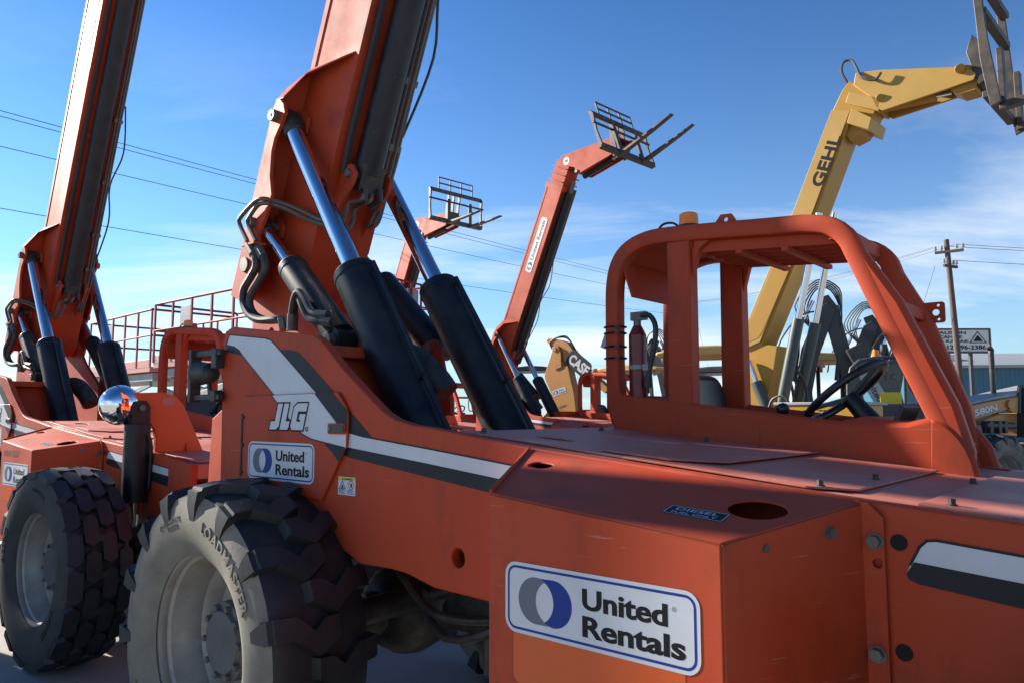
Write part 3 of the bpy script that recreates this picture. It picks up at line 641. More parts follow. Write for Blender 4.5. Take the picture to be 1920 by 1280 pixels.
def cyl_between(parent, name, p0, p1, rb, rr, blen, eye=.055, side_pipe=None, rod_name='rod', mats=None):
    """hydraulic cylinder: barrel from p0, chromed rod to p1, each a mesh along the line"""
    p0 = Vector(p0); p1 = Vector(p1); d = (p1 - p0).normalized(); Lt = (p1 - p0).length
    m = MB(); e = p0 + d * blen; m.cyl(p0 + d * (rb * .4), e - d * .012, rb, n=28); m.cyl(e - d * .012, e, rb, rb * .93, n=28); m.cyl(e - d * .05, e - d * .035, rb * 1.025, n=28); m.cyl(e, e + d * .012, rr * 1.5, n=24); m.cyl(p0 - Vector((0, rb * .8, 0)), p0 + Vector((0, rb * .8, 0)), rb * .78, n=18)
    if side_pipe:
        o = Vector(side_pipe) * (rb + .028); m.tube([p0 + d * .06 + o * .8, p0 + d * .15 + o, e - d * .16 + o, e - d * .10 + o * .95, e - d * .08 + o * .6], .014, n=6, sub=2)
        m.bar(p0 + d * (blen * .45) + o * .7, p0 + d * (blen * .45) + o * 1.1, .03, .012)
    b = obj(name, m, [(mats or (BLACKP,))[0]], parent)
    m = MB(); m.cyl(e - d * .03, p1 - d * eye, rr, n=26); obj('rod', m, [CHROME], b)
    m = MB(); m.cyl(p1 - d * (eye * 2.2), p1 - d * (eye * .6), rr * 1.18, n=20); u = Vector((0, 1, 0)); m.bar(p1 - d * (eye * 1.4), p1 + d * (eye * .75), eye * 1.9, eye * 1.7, up=u); m.cyl(p1 - u * .10, p1 + u * .10, eye * .62, n=18, mi=1)
    m.cyl(p1 + Vector((0, 0, eye * .8)), p1 + Vector((0, 0, eye * 1.15)), .012, n=8)
    obj('rod_end', m, [DARKM, PINM], b, .004)
    return b
# hose runs traced on the main machine, kept in machine coordinates so that every copy has them
def tr(pts, ox=430.0, oy=360.0, k=.25): return [M1.un(ox + k * x, oy + k * y, 'y', Y) for x, y, Y in pts]
HOSES = [
    ('hose', .023, tr([(145, 400, -.43), (190, 480, -.43), (200, 560, -.43), (160, 640, -.43), (110, 730, -.43), (105, 830, -.43), (150, 920, -.43), (230, 960, -.42), (340, 955, -.40), (400, 965, -.38), (412, 1035, -.38)])),
    ('hose', .023, tr([(215, 420, -.41), (260, 500, -.41), (270, 580, -.41), (220, 680, -.41), (160, 780, -.41), (155, 860, -.41), (200, 930, -.40), (280, 962, -.39), (380, 960, -.37), (430, 975, -.36), (435, 1035, -.36)])),
    ('hose', .020, tr([(465, 1040, -.44), (470, 900, -.45), (490, 790, -.46), (520, 750, -.46), (565, 800, -.46), (610, 890, -.46), (660, 920, -.46), (740, 925, -.44)])),
    ('hose', .020, tr([(480, 1040, -.42), (485, 900, -.43), (500, 810, -.44), (525, 800, -.45), (560, 890, -.46), (600, 950, -.46), (660, 968, -.46), (770, 980, -.44)])),
]
LINES = [
    tr([(135, 370, -.42), (78, 245, -.42), (85, 190, -.42), (190, 75, -.42), (250, 52, -.41), (330, 65, -.36), (430, 95, -.30), (560, 150, -.24), (690, 210, -.22), (830, 232, -.16), (870, 165, -.12), (900, 85, -.10), (985, 62, -.09), (1005, 20, -.08)]),
    tr([(200, 370, -.42), (140, 240, -.42), (150, 190, -.42), (215, 100, -.41), (280, 85, -.40), (330, 95, -.36), (430, 130, -.30), (560, 195, -.24), (700, 245, -.22), (870, 277, -.14), (922, 225, -.08), (950, 110, -.05), (1050, 72, -.02), (1070, 20, 0)]),
]
JIB = [(-.03, 0), (.0, .155), (1.2, .11), (1.55, .085), (1.42, -.22), (.45, -.37), (.375, -.31), (.35, -.20), (.12, -.095)]
def jib_mesh():
    m = MB(); JIB_ = JIB; m.prism(JIB, 'y', -.21, -.185); m.prism(JIB, 'y', .185, .21); m.prism([(0, .14), (1.5, .07), (1.5, .055), (0, .125)], 'y', -.185, .185)
    m.prism([(.42, -.35), (1.15, -.21), (1.15, -.2), (.42, -.33)], 'y', -.185, .185); m.cyl((.40, -.23, -.30), (.40, .23, -.30), .04, n=14, mi=1); return m
def carriage_mesh():
    m = MB()
    for s_ in (-1, 1):
        m.prism([(0, -.03), (.06, -.03), (.10, .03), (.07, .35), (.10, .72), (.06, .80), (0, .80), (.01, .72), (.02, .35)], 'y', s_ * .84 - .02, s_ * .84 + .02)
    m.box(.0, .06, -.84, .84, .72, .81); m.box(.0, .10, -.84, .84, -.04, .06)
    m.cyl((.07, -.9, .52), (.07, .9, .52), .024, n=10)
    for y in (-.22, -.06, .12): m.prism([(-.14, .05), (-.02, .05), (.03, .55), (.06, .60), (.06, .78), (.0, .78), (-.1, .4)], 'y', y - .015, y + .015)
    m.box(-.12, .0, -.2, .14, .1, .3)
    # load backrest above
    for y in (-.55, -.18, .18, .55): m.box(.01, .04, y - .015, y + .015, .80, 1.12)
    m.box(.01, .04, -.57, .57, .95, .985); m.box(.01, .04, -.57, .57, 1.10, 1.13)
    return m
def fork_mesh():
    m = MB(); m.box(.07, .12, -.05, .05, .0, .58)
    m.prism([(.07, -.06), (.2, -.06), (.9, -.02), (1.3, .018), (1.34, .03), (1.30, .035), (.9, .012), (.12, .0), (.07, .02)], 'y', -.055, .055); return m
def rear_lamp():
    m = MB()
    m.box(-.80, -.52, -.83, -.80, 1.925, 1.955); m.box(-.80, -.52, -.83, -.80, 1.70, 1.73); m.box(-.815, -.785, -.85, -.79, 1.69, 1.965); m.box(-.60, -.55, -.835, -.79, 1.86, 1.96); m.box(-.60, -.55, -.835, -.79, 1.69, 1.75)
    m.cyl((-.74, -.83, 1.84), (-.64, -.81, 1.84), .065, .05, n=18); m.ball((-.66, -.81, 1.84), .055, 12); m.bar((-.66, -.81, 1.80), (-.64, -.81, 1.72), .02, .02)
    return m
def steer_bits():
    m = MB(); c = Vector((2.06, .60, 1.72)); ax = Vector((-.62, 0, .78)).normalized(); u = Vector((0, 1, 0)); v = ax.cross(u)
    P = [c + (u * math.cos(a) + v * math.sin(a)) * .19 for a in [2 * math.pi * i / 28 for i in range(29)]]
    m.tube(P, .017, n=8)
    for a in (0.4, 2.5, 4.6): m.bar(c - ax * .03, c + (u * math.cos(a) + v * math.sin(a)) * .19, .03, .015)
    m.cyl(c - ax * .02, c - ax * .30, .035, .05, n=12); m.box(2.16, 2.28, .52, .68, 1.42, 1.58)
    m.bar((2.25, .5, 1.48), (2.33, .5, 1.66), .02, .24, up=(0, 1, 0)); return m
def seat_mesh():
    m = MB(); b = MB(); b.prism(rrect(-.22, .22, 0, .42, .12, 6), 'x', 0, .1); b.v = [Vector((q.x - .12 * q.z, q.y, q.z)) for q in b.v]; m.merge(b, Matrix.Translation((1.36, .62, 1.40)))
    m.merge(MB().prism(rrect(0, .44, -.23, .23, .06, 5), 'z', 0, .11), Matrix.Translation((1.38, .62, 1.30))); return m
def axle_mesh(X):
    m = MB(); m.cyl((X, -.86, .63), (X, .86, .63), .11, n=18); m.ball((X, 0, .63), .24, 16, (1, 1.1, 1)); m.cyl((X, -.84, .63), (X, -.6, .63), .17, .13, n=18); m.cyl((X, .84, .63), (X, .6, .63), .17, .13, n=18)
    m.cyl((X + .2, -.8, .70), (X + .2, .1, .72), .04, n=12); m.cyl((X + .2, -.55, .71), (X + .2, -.1, .72), .062, n=14); m.bar((X + .05, -.8, .66), (X + .22, -.8, .70), .05, .06); return m
def belly_mesh():
    m = MB(); m.box(.75, 2.6, -.45, .45, .74, 1.0); m.ball((1.0, -.2, .78), .26, 14, (1.1, 1, .9)); m.cyl((.3, 0, .66), (1.0, 0, .72), .05, n=12); m.cyl((1.25, -.62, .9), (2.0, -.62, .86), .11, n=16); m.box(1.1, 1.4, -.6, -.3, .66, .84)
    m.tube([(.5, -.5, .95), (.8, -.55, .82), (1.2, -.5, .86), (1.5, -.55, .95)], .02, n=6, sub=4); m.tube([(.4, -.35, .9), (.9, -.6, .76), (1.3, -.62, .9)], .02, n=6, sub=4); return m
def front_bracket():
    """upswept plate that carries the frame-levelling ram on the right of the front axle"""
    m = MB(); P = [(-.93, 1.62), (-.955, 1.68), (-.95, 1.74), (-.90, 1.775), (-.70, 1.785), (-.60, 1.755), (-.54, 1.69), (-.28, 1.15), (-.24, 1.12), (-.74, 1.12), (-.745, 1.16), (-.735, 1.45), (-.75, 1.52), (-.79, 1.57), (-.87, 1.60)]
    m.prism(P, 'x', 3.26, 3.30)
    m.prism([(3.30, 1.12), (3.46, 1.12), (3.30, 1.42)], 'y', -.52, -.50)
    m.box(3.12, 3.56, -.76, .76, 1.06, 1.12); return m

def telehandler(label, group, loc, heading, ang, L=3.4, tip=.55, front_kind='block', rear_kind='lug', head=True, jib_pitch=-1.5, extra=None, decal=True, front_x=3.4, lamp=True, number=None, wx=0.0, rear_spin=8.0):
    T = empty('telehandler', (loc[0], loc[1], 0), R(heading)); tag(T, label, 'telehandler', group)
    bd = obj('frame', body_mesh, [ORANGE], T, .006, key='body')
    obj('side_stripe', stripe_flats, [WHITE, STRIPE], bd, key='stripe', smooth=False).matrix_local = Matrix.Translation((0, -.7845, 0)) @ Matrix.Rotation(R(90), 4, 'X')
    obj('front_stripe', front_stripe, [WHITE, STRIPE], bd, key='fstripe', smooth=False).matrix_local = Matrix.Translation((0, -.7845, 0)) @ Matrix.Rotation(R(90), 4, 'X')
    place(obj('warning_sticker', warning_decal, [WHITE, YELI, INK, REDI], bd, key='warn', smooth=False), (.44, -.7845, 1.295), (1, 0, 0), (0, 0, 1))
    for z_ in (1.335, 1.09): obj('dark_hole_disc', lambda: MB().prism(circ((2.592, 0), .019, 16), 'y', -.7842, -.7838), [HOLEM], bd, 0, (0, 0, z_), key='fhole')  # flat dark discs, not openings; the shade of a hole is their colour
    # engine door
    d = obj('engine_door', lambda: MB().prism(DOORP, 'y', -.798, -.7855), [ORANGE], T, .004, key='door')
    obj('door_stripe', door_stripe, [WHITE, STRIPE], d, key='dstripe', smooth=False).matrix_local = Matrix.Translation((0, -.7992, 0)) @ Matrix.Rotation(R(90), 4, 'X')
    place(obj('maker_logo', jlg_logo, [WHITE, INK], d, key='jlg', smooth=False), (-.085, -.8015, 1.555), (1, 0, 0), (0, 0, 1))
    place(obj('rental_sticker', ur_decal, URM, d, key='ur', smooth=False), (-.265, -.7992, 1.325), (1, 0, 0), (0, 0, 1))
    def latch():
        m = MB(); m.prism(rrect(.385, .505, 1.545, 1.59, .008, 3), 'y', -.806, -.797, mi=0); m.prism(rrect(.395, .50, 1.553, 1.583, .004, 2), 'y', -.809, -.803, mi=1); m.cyl((.405, -.812, 1.568), (.405, -.806, 1.568), .009, n=12, mi=2); return m
    obj('latch', latch, [ORANGE, BLACK, PINM], d, .001, key='latch')
    def hinge():
        m = MB(); m.cyl((-.335, -.797, 1.33), (-.335, -.797, 1.63), .006, n=8)
        for z in (1.35, 1.48, 1.615): bolt(m, (-.318, -.798, z), (0, -1, 0), .006, .008)
        return m
    obj('hinge', hinge, [DARKM], d, key='hinge')
    # hood and its loose cover sheets
    h = obj('hood', hood_mesh, [HOODM], T, .006, key='hood')
    def c1():
        m = MB(); sheet(m, 1.10, 1.85, -.70, .28, .002, .02, holes=[circ((1.37, -.50), .085, 20, .05)]); return m
    def c2():
        m = MB(); sheet(m, 1.68, 2.06, -.66, .28, .010, .13, bend=.006); return m
    def c3():
        m = MB(); sheet(m, 1.80, 2.46, -.715, .28, .004, .1); return m
    def c4():
        m = MB(); sheet(m, 2.62, 3.85, -.715, .72, .004, .02); return m
    for k_, fn in (('c1', c1), ('c2', c2), ('c3', c3), ('c4', c4)): obj('cover_sheet', fn, [HOODM], h, .0015, key=k_)
    for x, y in ((1.16, -.66), (1.2, .05), (2.38, -.67), (2.42, -.32), (2.68, -.66), (2.62, -.05), (1.62, .2), (3.1, -.66)):
        def hb():
            m = MB(); bolt(m, (0, 0, 0), (0, 0, 1), .009, .016); return m
        obj('hood_bolt', hb, [DARKM], h, 0, (x, y, ridge_z(x) - .002), key='hbolt')
    # fuel tank box
    t = obj('fuel_tank', tank_mesh, [ORANGE], T, .003, key='tank')
    place(obj('rental_sticker', ur_decal, URM, t, key='ur', smooth=False), (1.758, -1.2095, 1.078), (1, 0, 0), (0, 0, 1))
    def ghost():
        f = Flat(); f.poly(rrect(1.785, 2.27, .955, 1.10, .025), 0, 0); return f
    obj('paint_patch', ghost, [BRIGHT], t, key='ghost', smooth=False).matrix_local = Matrix.Translation((0, -1.2088, 0)) @ Matrix.Rotation(R(90), 4, 'X')
    zt = lambda x, y: (1.42 - (x - 1.7) * .09) * (1 - (y + 1.204) / .419) + (ridge_z(x) - .014) * (y + 1.204) / .419
    a_ = Vector((2.155, -1.10, zt(2.155, -1.10) + .0015)); bx_ = Vector((2.30, -1.09, zt(2.30, -1.09) + .0015)) - a_; by_ = Vector((2.16, -1.03, zt(2.16, -1.03) + .0015)) - a_
    place(obj('fuel_sticker', diesel_decal, [TEAL, WHITE], t, key='diesel', smooth=False), a_, bx_, by_ - bx_ * (by_.dot(bx_) / bx_.length_squared))
    def cap():
        m = MB(); m.cyl((2.335, -.955, 1.15), (2.335, -.955, 1.335), .036, n=20); m.cyl((2.335, -.955, 1.335), (2.335, -.955, 1.352), .042, n=12); return m
    obj('filler_cap', cap, [BLACK], t, .003, key='cap')
    fl = obj('mounting_flange', flange_mesh, [ORANGE], t, .002, key='flange')
    fn = Vector((.93, -.36, 0))
    for i_, (p_, d_, r_, h_) in enumerate((((2.545, -.80, 1.335), (0, -1, 0), .015, .02), ((2.54, -.80, 1.08), (0, -1, 0), .015, .02), ((2.475, -.905, 1.36), fn, .012, .016), ((2.40, -1.09, 1.34), fn, .009, .01))):
        def tb(p_=p_, d_=d_, r_=r_, h_=h_):
            m = MB(); bolt(m, p_, d_, r_, h_); return m
        obj('tank_bolt', tb, [PINM], t, key='tbolt%d' % i_)
    if number:
        f = Flat(); f.text(fit_text(number, 0, .34, 0, .05, .01), 0, 0); place(obj('stencil_number', f, [FADEI], t, smooth=False), (1.76, -1.2092, 1.30), (1, 0, 0), (0, 0, 1))
    # tower, pins, exhaust
    tw = obj('tower', tower_mesh, [ORANGE], T, .005, key='tower')
    for sd in (-1, 1): obj('ram_bracket', lambda sd=sd: lug_plate(sd), [ORANGE, PINM, INK], T, .003, key='lug%d' % sd)
    def exh():
        m = MB(); m.tube([(-.12, -.08, 1.93), (.0, -.07, 1.93), (.10, -.05, 1.89), (.19, -.02, 1.81), (.25, .0, 1.73)], .085, n=18, sub=4); return m
    obj('exhaust', exh, [DARKM], T, key='exh')
    def duct():
        m = MB(); m.box(.72, 1.0, -.05, .5, 1.55, 1.68); return m
    if extra is None: obj('air_duct', duct, [ORANGE], T, .004, key='duct')
    if lamp: obj('rear_lamp', rear_lamp, [DARKM], T, .004, key='rlamp')
    # cab
    cb = obj('cab', cab_shell, [ORANGE], T, .022, key='cab')
    for y in (.345, .895): obj('cab_hoop', (lambda: hoop_mesh(0)) if y < .5 else (lambda: hoop_mesh(-.075)), [ORANGE], cb, 0, (0, y, 0), key='hoop%.2f' % y)
    for y in (.35, .89): obj('cab_post', post_mesh, [ORANGE], cb, .006, (0, y, 0), key='post')
    obj('cab_roof', roof_mesh, [ORANGE], cb, .004, key='roof')
    for X_, Z_, a_, b_ in ((1.50, 2.40, .05, .07), (2.13, 2.345, .05, .06), (2.30, 2.05, .03, .05)): obj('roof_header', lambda: MB().bar((X_, .33, Z_), (X_, .91, Z_), a_, b_), [ORANGE], cb, .004, key='rh%.2f' % X_)
    for i in range(6): obj('roof_slat', lambda: MB().prism([(1.52, 2.402), (2.12, 2.352), (2.12, 2.358), (1.52, 2.408)], 'y', -.036, .016).merge(MB().prism([(1.52, 2.352), (2.12, 2.302), (2.12, 2.3515), (1.52, 2.4015)], 'y', -.036, -.030)), [ORANGE], cb, .001, (0, .392 + i * .094, 0), key='slat')
    for x in (1.72, 1.92): obj('roof_cross_bar', lambda: MB().bar((0, .35, 0), (0, .9, 0), .03, .02), [ORANGE], cb, .002, (x, 0, 2.375 - (x - 1.52) * .083 - .028), key='xbar')
    def eyep():
        return MB().prism([(-.05, 0), (.05, 0), (.05, .02), (.025, .055), (-.025, .055), (-.05, .02)], 'y', -.006, .006, holes=[circ((0, .03), .011, 10)])
    obj('lifting_eye', eyep, [ORANGE], cb, .002, (1.66, .36, 2.45), (0, R(4), 0), key='eye')
    obj('lamp_bracket', lambda: MB().prism(rrect(0, .09, -.045, .045, .012, 3), 'y', -.004, .004, holes=[circ((.055, .0), .014, 12), circ((.065, .03), .006, 8), circ((.065, -.03), .006, 8)]), [ORANGE], cb, .001, (2.30, .895, 2.06), key='lampb')
    obj('grab_handle', lambda: MB().tube([(2.24, .87, 2.08), (2.23, .82, 1.98), (2.25, .80, 1.85), (2.27, .80, 1.74), (2.31, .82, 1.70), (2.38, .87, 1.71)], .013, n=8, sub=4), [ORANGE], cb, key='grab')
    def beacon():
        m = MB(); m.cyl((0, 0, 0), (0, 0, .02), .05, n=18, mi=1); m.cyl((0, 0, .02), (0, 0, .07), .046, .043, n=18); m.ball((0, 0, .068), .043, 14, (1, 1, .35)); return m
    obj('beacon', beacon, [AMBER, BLACK], cb, 0, (1.46, .40, 2.475), key='beacon')
    obj('beacon_wire', lambda: MB().tube([(1.42, .40, 2.485), (1.38, .40, 2.52), (1.32, .40, 2.52), (1.29, .38, 2.46)], .006, n=6, sub=4), [HOSE], cb, key='bwire')
    obj('seat', seat_mesh, [BLACK], cb, .03, key='seat'); obj('steering_wheel', steer_bits, [BLACK], cb, .002, key='steer')
    def lever():
        m = MB(); m.cyl((1.86, .5, 1.4), (1.84, .48, 1.63), .008, n=8); m.ball((1.84, .48, 1.65), .028, 12); return m
    obj('lever', lever, [BLACK], cb, key='lever')
    if extra == 'extinguisher':
        def fx():
            m = MB(); m.cyl((1.20, .36, 1.70), (1.20, .36, 2.00), .042, n=22); m.cyl((1.20, .36, 2.00), (1.20, .36, 2.045), .042, .02, n=22); m.cyl((1.20, .36, 2.04), (1.20, .36, 2.075), .018, n=12, mi=1); m.box(1.17, 1.25, .345, .375, 2.07, 2.11, 1)
            m.tube([(1.23, .35, 2.09), (1.28, .34, 2.085), (1.31, .34, 2.03), (1.30, .34, 1.93), (1.275, .34, 1.84), (1.265, .34, 1.79)], .013, n=8, mi=2, sub=4); m.cyl((1.265, .34, 1.80), (1.262, .34, 1.75), .019, n=10, mi=2)
            m.cyl((1.20, .36, 1.838), (1.20, .36, 1.858), .0435, n=22, mi=3); m.box(1.245, 1.275, .325, .335, 1.83, 1.86, 3); return m
        obj('fire_extinguisher', fx, [REDX, PINM, HOSE, GREYS], cb, .001)
        for z in (2.045, 2.015, 1.95, 1.895):
            obj('cable_tie', lambda z=z: MB().tube([(1.085 + .054 * math.cos(a), .345 + .054 * math.sin(a), z) for a in [2 * math.pi * i / 16 for i in range(17)]], .004, n=4).box(1.12, 1.145, .285, .297, z - .007, z + .007), [BLACK], cb)
        obj('drink_cup', lambda: MB().cyl((1.04, .40, 2.06), (1.00, .40, 1.95), .03, .036, n=16), [CLEARP], cb, .002)
    # running gear
    obj('axle', lambda: axle_mesh(0), [DARKM], T, key='ax0'); obj('axle', lambda: axle_mesh(0), [DARKM], T, 0, (front_x, 0, 0), key='ax0'); obj('underbody', belly_mesh, [DARKM], T, .01, key='belly')
    for X, k_, dy in ((0, rear_kind, 0), (front_x, front_kind, wx)):
        for Y in (-1.0 - dy, 1.0 + dy):
            big = k_ == 'lug'; wl = wheel(T, X, Y * (.965 if big else 1), .667 if big else .635, k_, rear_spin if X == 0 else 3)
            if big: wl.scale = (1.05, 1.18, 1.05)
    fb = obj('levelling_bracket', front_bracket, [BRIGHT], T, .006, key='fbr')
    def lram():
        m = MB(); m.cyl((3.28, -.86, 1.02), (3.28, -.86, 1.56), .085, n=24); m.cyl((3.28, -.86, .84), (3.28, -.86, 1.04), .035, n=16, mi=1); m.box(3.23, 3.33, -.92, -.80, 1.55, 1.60); m.prism([(-.92, 1.55), (-.92, 1.68), (-.89, 1.72), (-.83, 1.72), (-.80, 1.68), (-.80, 1.55)], 'x', 3.305, 3.34); m.cyl((3.24, -.86, 1.67), (3.355, -.86, 1.67), .022, n=12, mi=2); m.box(3.2, 3.36, -.94, -.78, .78, .86)
        m.tube([(3.36, -.83, 1.5), (3.37, -.80, 1.4), (3.36, -.80, 1.1)], .014, n=6, sub=3); return m
    obj('levelling_ram', lram, [BLACKP, CHROME, PINM], fb, .004, key='lram')
    obj('round_mirror', lambda: MB().ball((3.22, -.96, 1.69), .14, 28, (.75, 1, 1)), [MIRROR], fb, 0, key='ball')
    place(obj('bracket_sticker', lambda: Flat().poly(rrect(0, .09, 0, .055, .004, 2), 0, 0), [LIFTP], fb, key='bst', smooth=False), (3.3015, -.70, 1.69), (0, 1, 0), (0, 0, 1))
    place(obj('data_plate', lambda: Flat().poly(rrect(0, .09, 0, .075, .003, 2), 0, 0), [CASEY], fb, key='dpl', smooth=False), (3.3015, -.49, 1.27), (0, 1, 0), (0, 0, 1))
    # boom
    a = R(ang); BR = (0, -a, 0)
    bo = obj('boom', lambda: boom_base(L), [ORANGE], T, .005, (PIV[0], 0, PIV[1]), BR, key='boom%.2f' % L)
    for sd in (-1, 1): obj('pin_plate', lambda sd=sd: wing(sd), [ORANGE, PINM], bo, .003, key='wing%d' % sd)
    obj('extension_ram', lambda: ext_cylinder(L), [BLACKP, PINM, DARKM], bo, 0, key='ext%.2f' % L)
    obj('ram_lug', boom_lugs, [ORANGE, PINM], bo, .003, key='blug')
    obj('boom_hoses', lambda: boom_hoses(L), [PIPE, PINM, HOSE], bo, 0, key='bh%.2f' % L)
    def inner():
        m = MB(); m.box(L - .3, L + tip, -.165, .165, -.335, .06)
        for i, u in enumerate((.06, .2, .34)):
            if u < tip: m.box(L + u, L + u + .025, -.23, .23, -.36, -.345); m.box(L + u, L + u + .02, -.235, -.168, -.36, .08); m.box(L + u, L + u + .02, .168, .235, -.36, .08)
        return m
    obj('inner_boom', inner, [ORANGE], bo, .004, key='inn%.2f%.2f' % (L, tip))
    if decal:
        f = Flat(); f.poly(rrect(0, 1.22, 0, .20, .05), 0, 0); logo_rings(f, .13, .10, .065, 2, 1, 1); f.text(fit_text('United Rentals', .27, 1.16, .055, .10, .028), 1, 3); f.stroke(rrect(.01, 1.21, .01, .19, .045), .006, 1, 2)
        dm = [GREYW, BLUEI, GREYI, INK] if decal == 'new' else [GREYW, GREYS, GREYS, GREYS]
        place(obj('boom_sticker', f, dm, bo, smooth=False), (L - 1.95, -.2045, -.26), (1, 0, 0), (0, 0, 1))
    cu, su = math.cos(a), math.sin(a)
    def bw(u, v, Y): return Vector((PIV[0] + u * cu - v * su, Y, PIV[1] + u * su + v * cu))
    for sd in (-1, 1):
        p1 = bw(.905, .03, sd * .30); p0 = Vector((.66, sd * .30, 1.20)); d = (p1 - p0).normalized()
        cyl_between(T, 'lift_ram', p0, p1, .118, .054, 1.42, .055, side_pipe=Vector((d.z, 0, -d.x)))
        m = MB(); m.cyl((p1.x, sd * .26, p1.z), (p1.x, sd * .425, p1.z), .036, n=18); m.cyl((p1.x, sd * .42, p1.z), (p1.x, sd * .428, p1.z), .01, n=10, mi=1); obj('pivot_pin', m, [PINM, INK], T, .003)
        q1 = bw(.26, .015, sd * .325); q0 = Vector((-.16, sd * .345, 2.009))
        cyl_between(T, 'slave_ram', q0, q1, .083, .033, .70, .045)
        m = MB(); m.cyl((q1.x, sd * .26, q1.z), (q1.x, sd * .425, q1.z), .033, n=18); m.cyl((q1.x, sd * .42, q1.z), (q1.x, sd * .428, q1.z), .009, n=10, mi=1); obj('pivot_pin', m, [PINM, INK], T, .003)
    for i, (nm, r_, pts) in enumerate(HOSES): obj('hydraulic_hose', lambda r_=r_, pts=pts: MB().tube(pts, r_, n=10, sub=5), [HOSE], T, key='hose%d' % i)
    for i, pts in enumerate(LINES): obj('hydraulic_line', lambda pts=pts: MB().tube(pts, .0135, n=8, sub=4), [PIPE], T, key='line%d' % i)
    for i_, (nm, r_, pts) in enumerate(HOSES):
        for e_, (p_, q_, k_, l_, n_) in enumerate(((pts[0], pts[1], 1.25, .09, 10), (pts[-1], pts[-2], 1.35, .07, 6))):
            obj('hose_fitting', lambda: MB().cyl(p_, p_ + (q_ - p_).normalized() * l_, r_ * k_, n=n_), [PINM], T, .001, key='hfit%d%d' % (i_, e_))
    p_ = HOSES[0][2][0]; obj('hose_bracket', lambda: MB().box(p_.x - .05, p_.x + .09, p_.y - .02, p_.y + .06, p_.z - .005, p_.z + .008), [ORANGE], T, .001, key='hbrk')
    if head:
        tipw = bw(L + tip - .06, -.13, 0)
        J = obj('jib', jib_mesh, [ORANGE, PINM], T, .006, tipw, (0, R(jib_pitch), 0), key='jib')
        f = Flat(); f.poly(circ((0, 0), .085, 24), 0, 0); f.text(fit_text('8', -.03, .03, -.045, .09, .03), 1, 1); place(obj('number_disc', f, [WHITE, INK], J, smooth=False), (.14, -.2115, -.0), (0, 0, 1), (-1, 0, 0))
        obj('jib_ram', lambda: MB().cyl((.42, 0, -.36), (1.15, 0, -.235), .07, n=18).cyl((1.15, 0, -.235), (1.5, 0, -.18), .03, n=14, mi=1), [BLACKP, CHROME], J, key='jram')
        if number: 
            f = Flat(); f.text(fit_text(number[:6], 0, .3, 0, .07, .01), 0, 0); place(obj('stencil_number', f, [FADEI], J, smooth=False), (.42, -.2115, -.22), (.35, 0, .94), (-.94, 0, .35))
        c_ = tipw + Vector((1.53, 0, -.22)); Cg = obj('fork_carriage', carriage_mesh, [FORKM], T, .006, c_, (0, R(jib_pitch - 2 + (-12 if head == 'up' else 0)), 0), key='carr')
        for y in (-.28, .42): obj('fork', fork_mesh, [FORKM], Cg, .006, (0, y, 0), key='fork')
    if not head:
        pass
    return T

# ------------------------------------------------------------------ ground
g = MB(); g.add([(-900, -300, -.02), (900, -300, -.02), (900, 1500, -.02), (-900, 1500, -.02)], [(0, 1, 2, 3)])
GRASS = mat('dry_dusty_lot', (0.30, 0.265, 0.215), 0.95, var=0.7, var_col=(0.25, 0.23, 0.20), scale=.35, bump=.3, bscale=12)
CONC = mat('worn_concrete', (0.36, 0.335, 0.30), 0.9, var=0.8, var_col=(0.24, 0.225, 0.20), scale=1.1, speck=.7, speck_col=(.04, .037, .033), speck_scale=14, bump=.35, bscale=45)
go = obj('ground', g, [GRASS]); go['kind'] = 'structure'
SL = 4.6; ga = R(-41.2)
sm = None
for i in range(-3, 5):
    for j in range(-3, 6):
        c_ = Vector((0.3, 4.2, 0)) + Vector((math.cos(ga), math.sin(ga), 0)) * (i * SL) + Vector((-math.sin(ga), math.cos(ga), 0)) * (j * SL)
        o = obj('concrete_slab', lambda: MB().box(-SL / 2 + .006, SL / 2 - .006, -SL / 2 + .006, SL / 2 - .006, -.15, 0), [CONC], go, .012, (c_.x, c_.y, random.uniform(-.003, .003)), (0, 0, ga), key='slab')

# ------------------------------------------------------------------ the orange telehandlers
G1 = 'orange telehandlers with raised booms'
telehandler('large orange telehandler close up with open cab, tank box with rental sticker and fire extinguisher', G1, (-.543, 4.053), -41.2, 68.7, L=5.2, tip=.8, front_kind='lug', extra='extinguisher', decal=False)
telehandler('orange telehandler with block tread front tyre and round mirror, parked directly behind the biggest one', G1, (-4.61, 8.02), -39.5, 70.5, L=5.2, tip=.8, decal='old', number='10012567', front_x=3.15, wx=.25, lamp=True)
telehandler('orange telehandler behind the open cab with forks held high and clean sticker on its boom', G1, (.415, 16.15), -45.8, 64.5, L=4.4, tip=.5, decal='new', head='up', jib_pitch=-4)
V4 = Veh((0, 0), -47.0); p4 = V4.un(786, 414, 'z', 6.9)
telehandler('orange telehandler farthest back, its low fork carriage seen between the chrome rams', G1, tuple((V4.w(p4) - V4.f * 1.05)[:2]), -47.0, 64.0, L=4.3, tip=.5, number='874714', decal=False, jib_pitch=2)
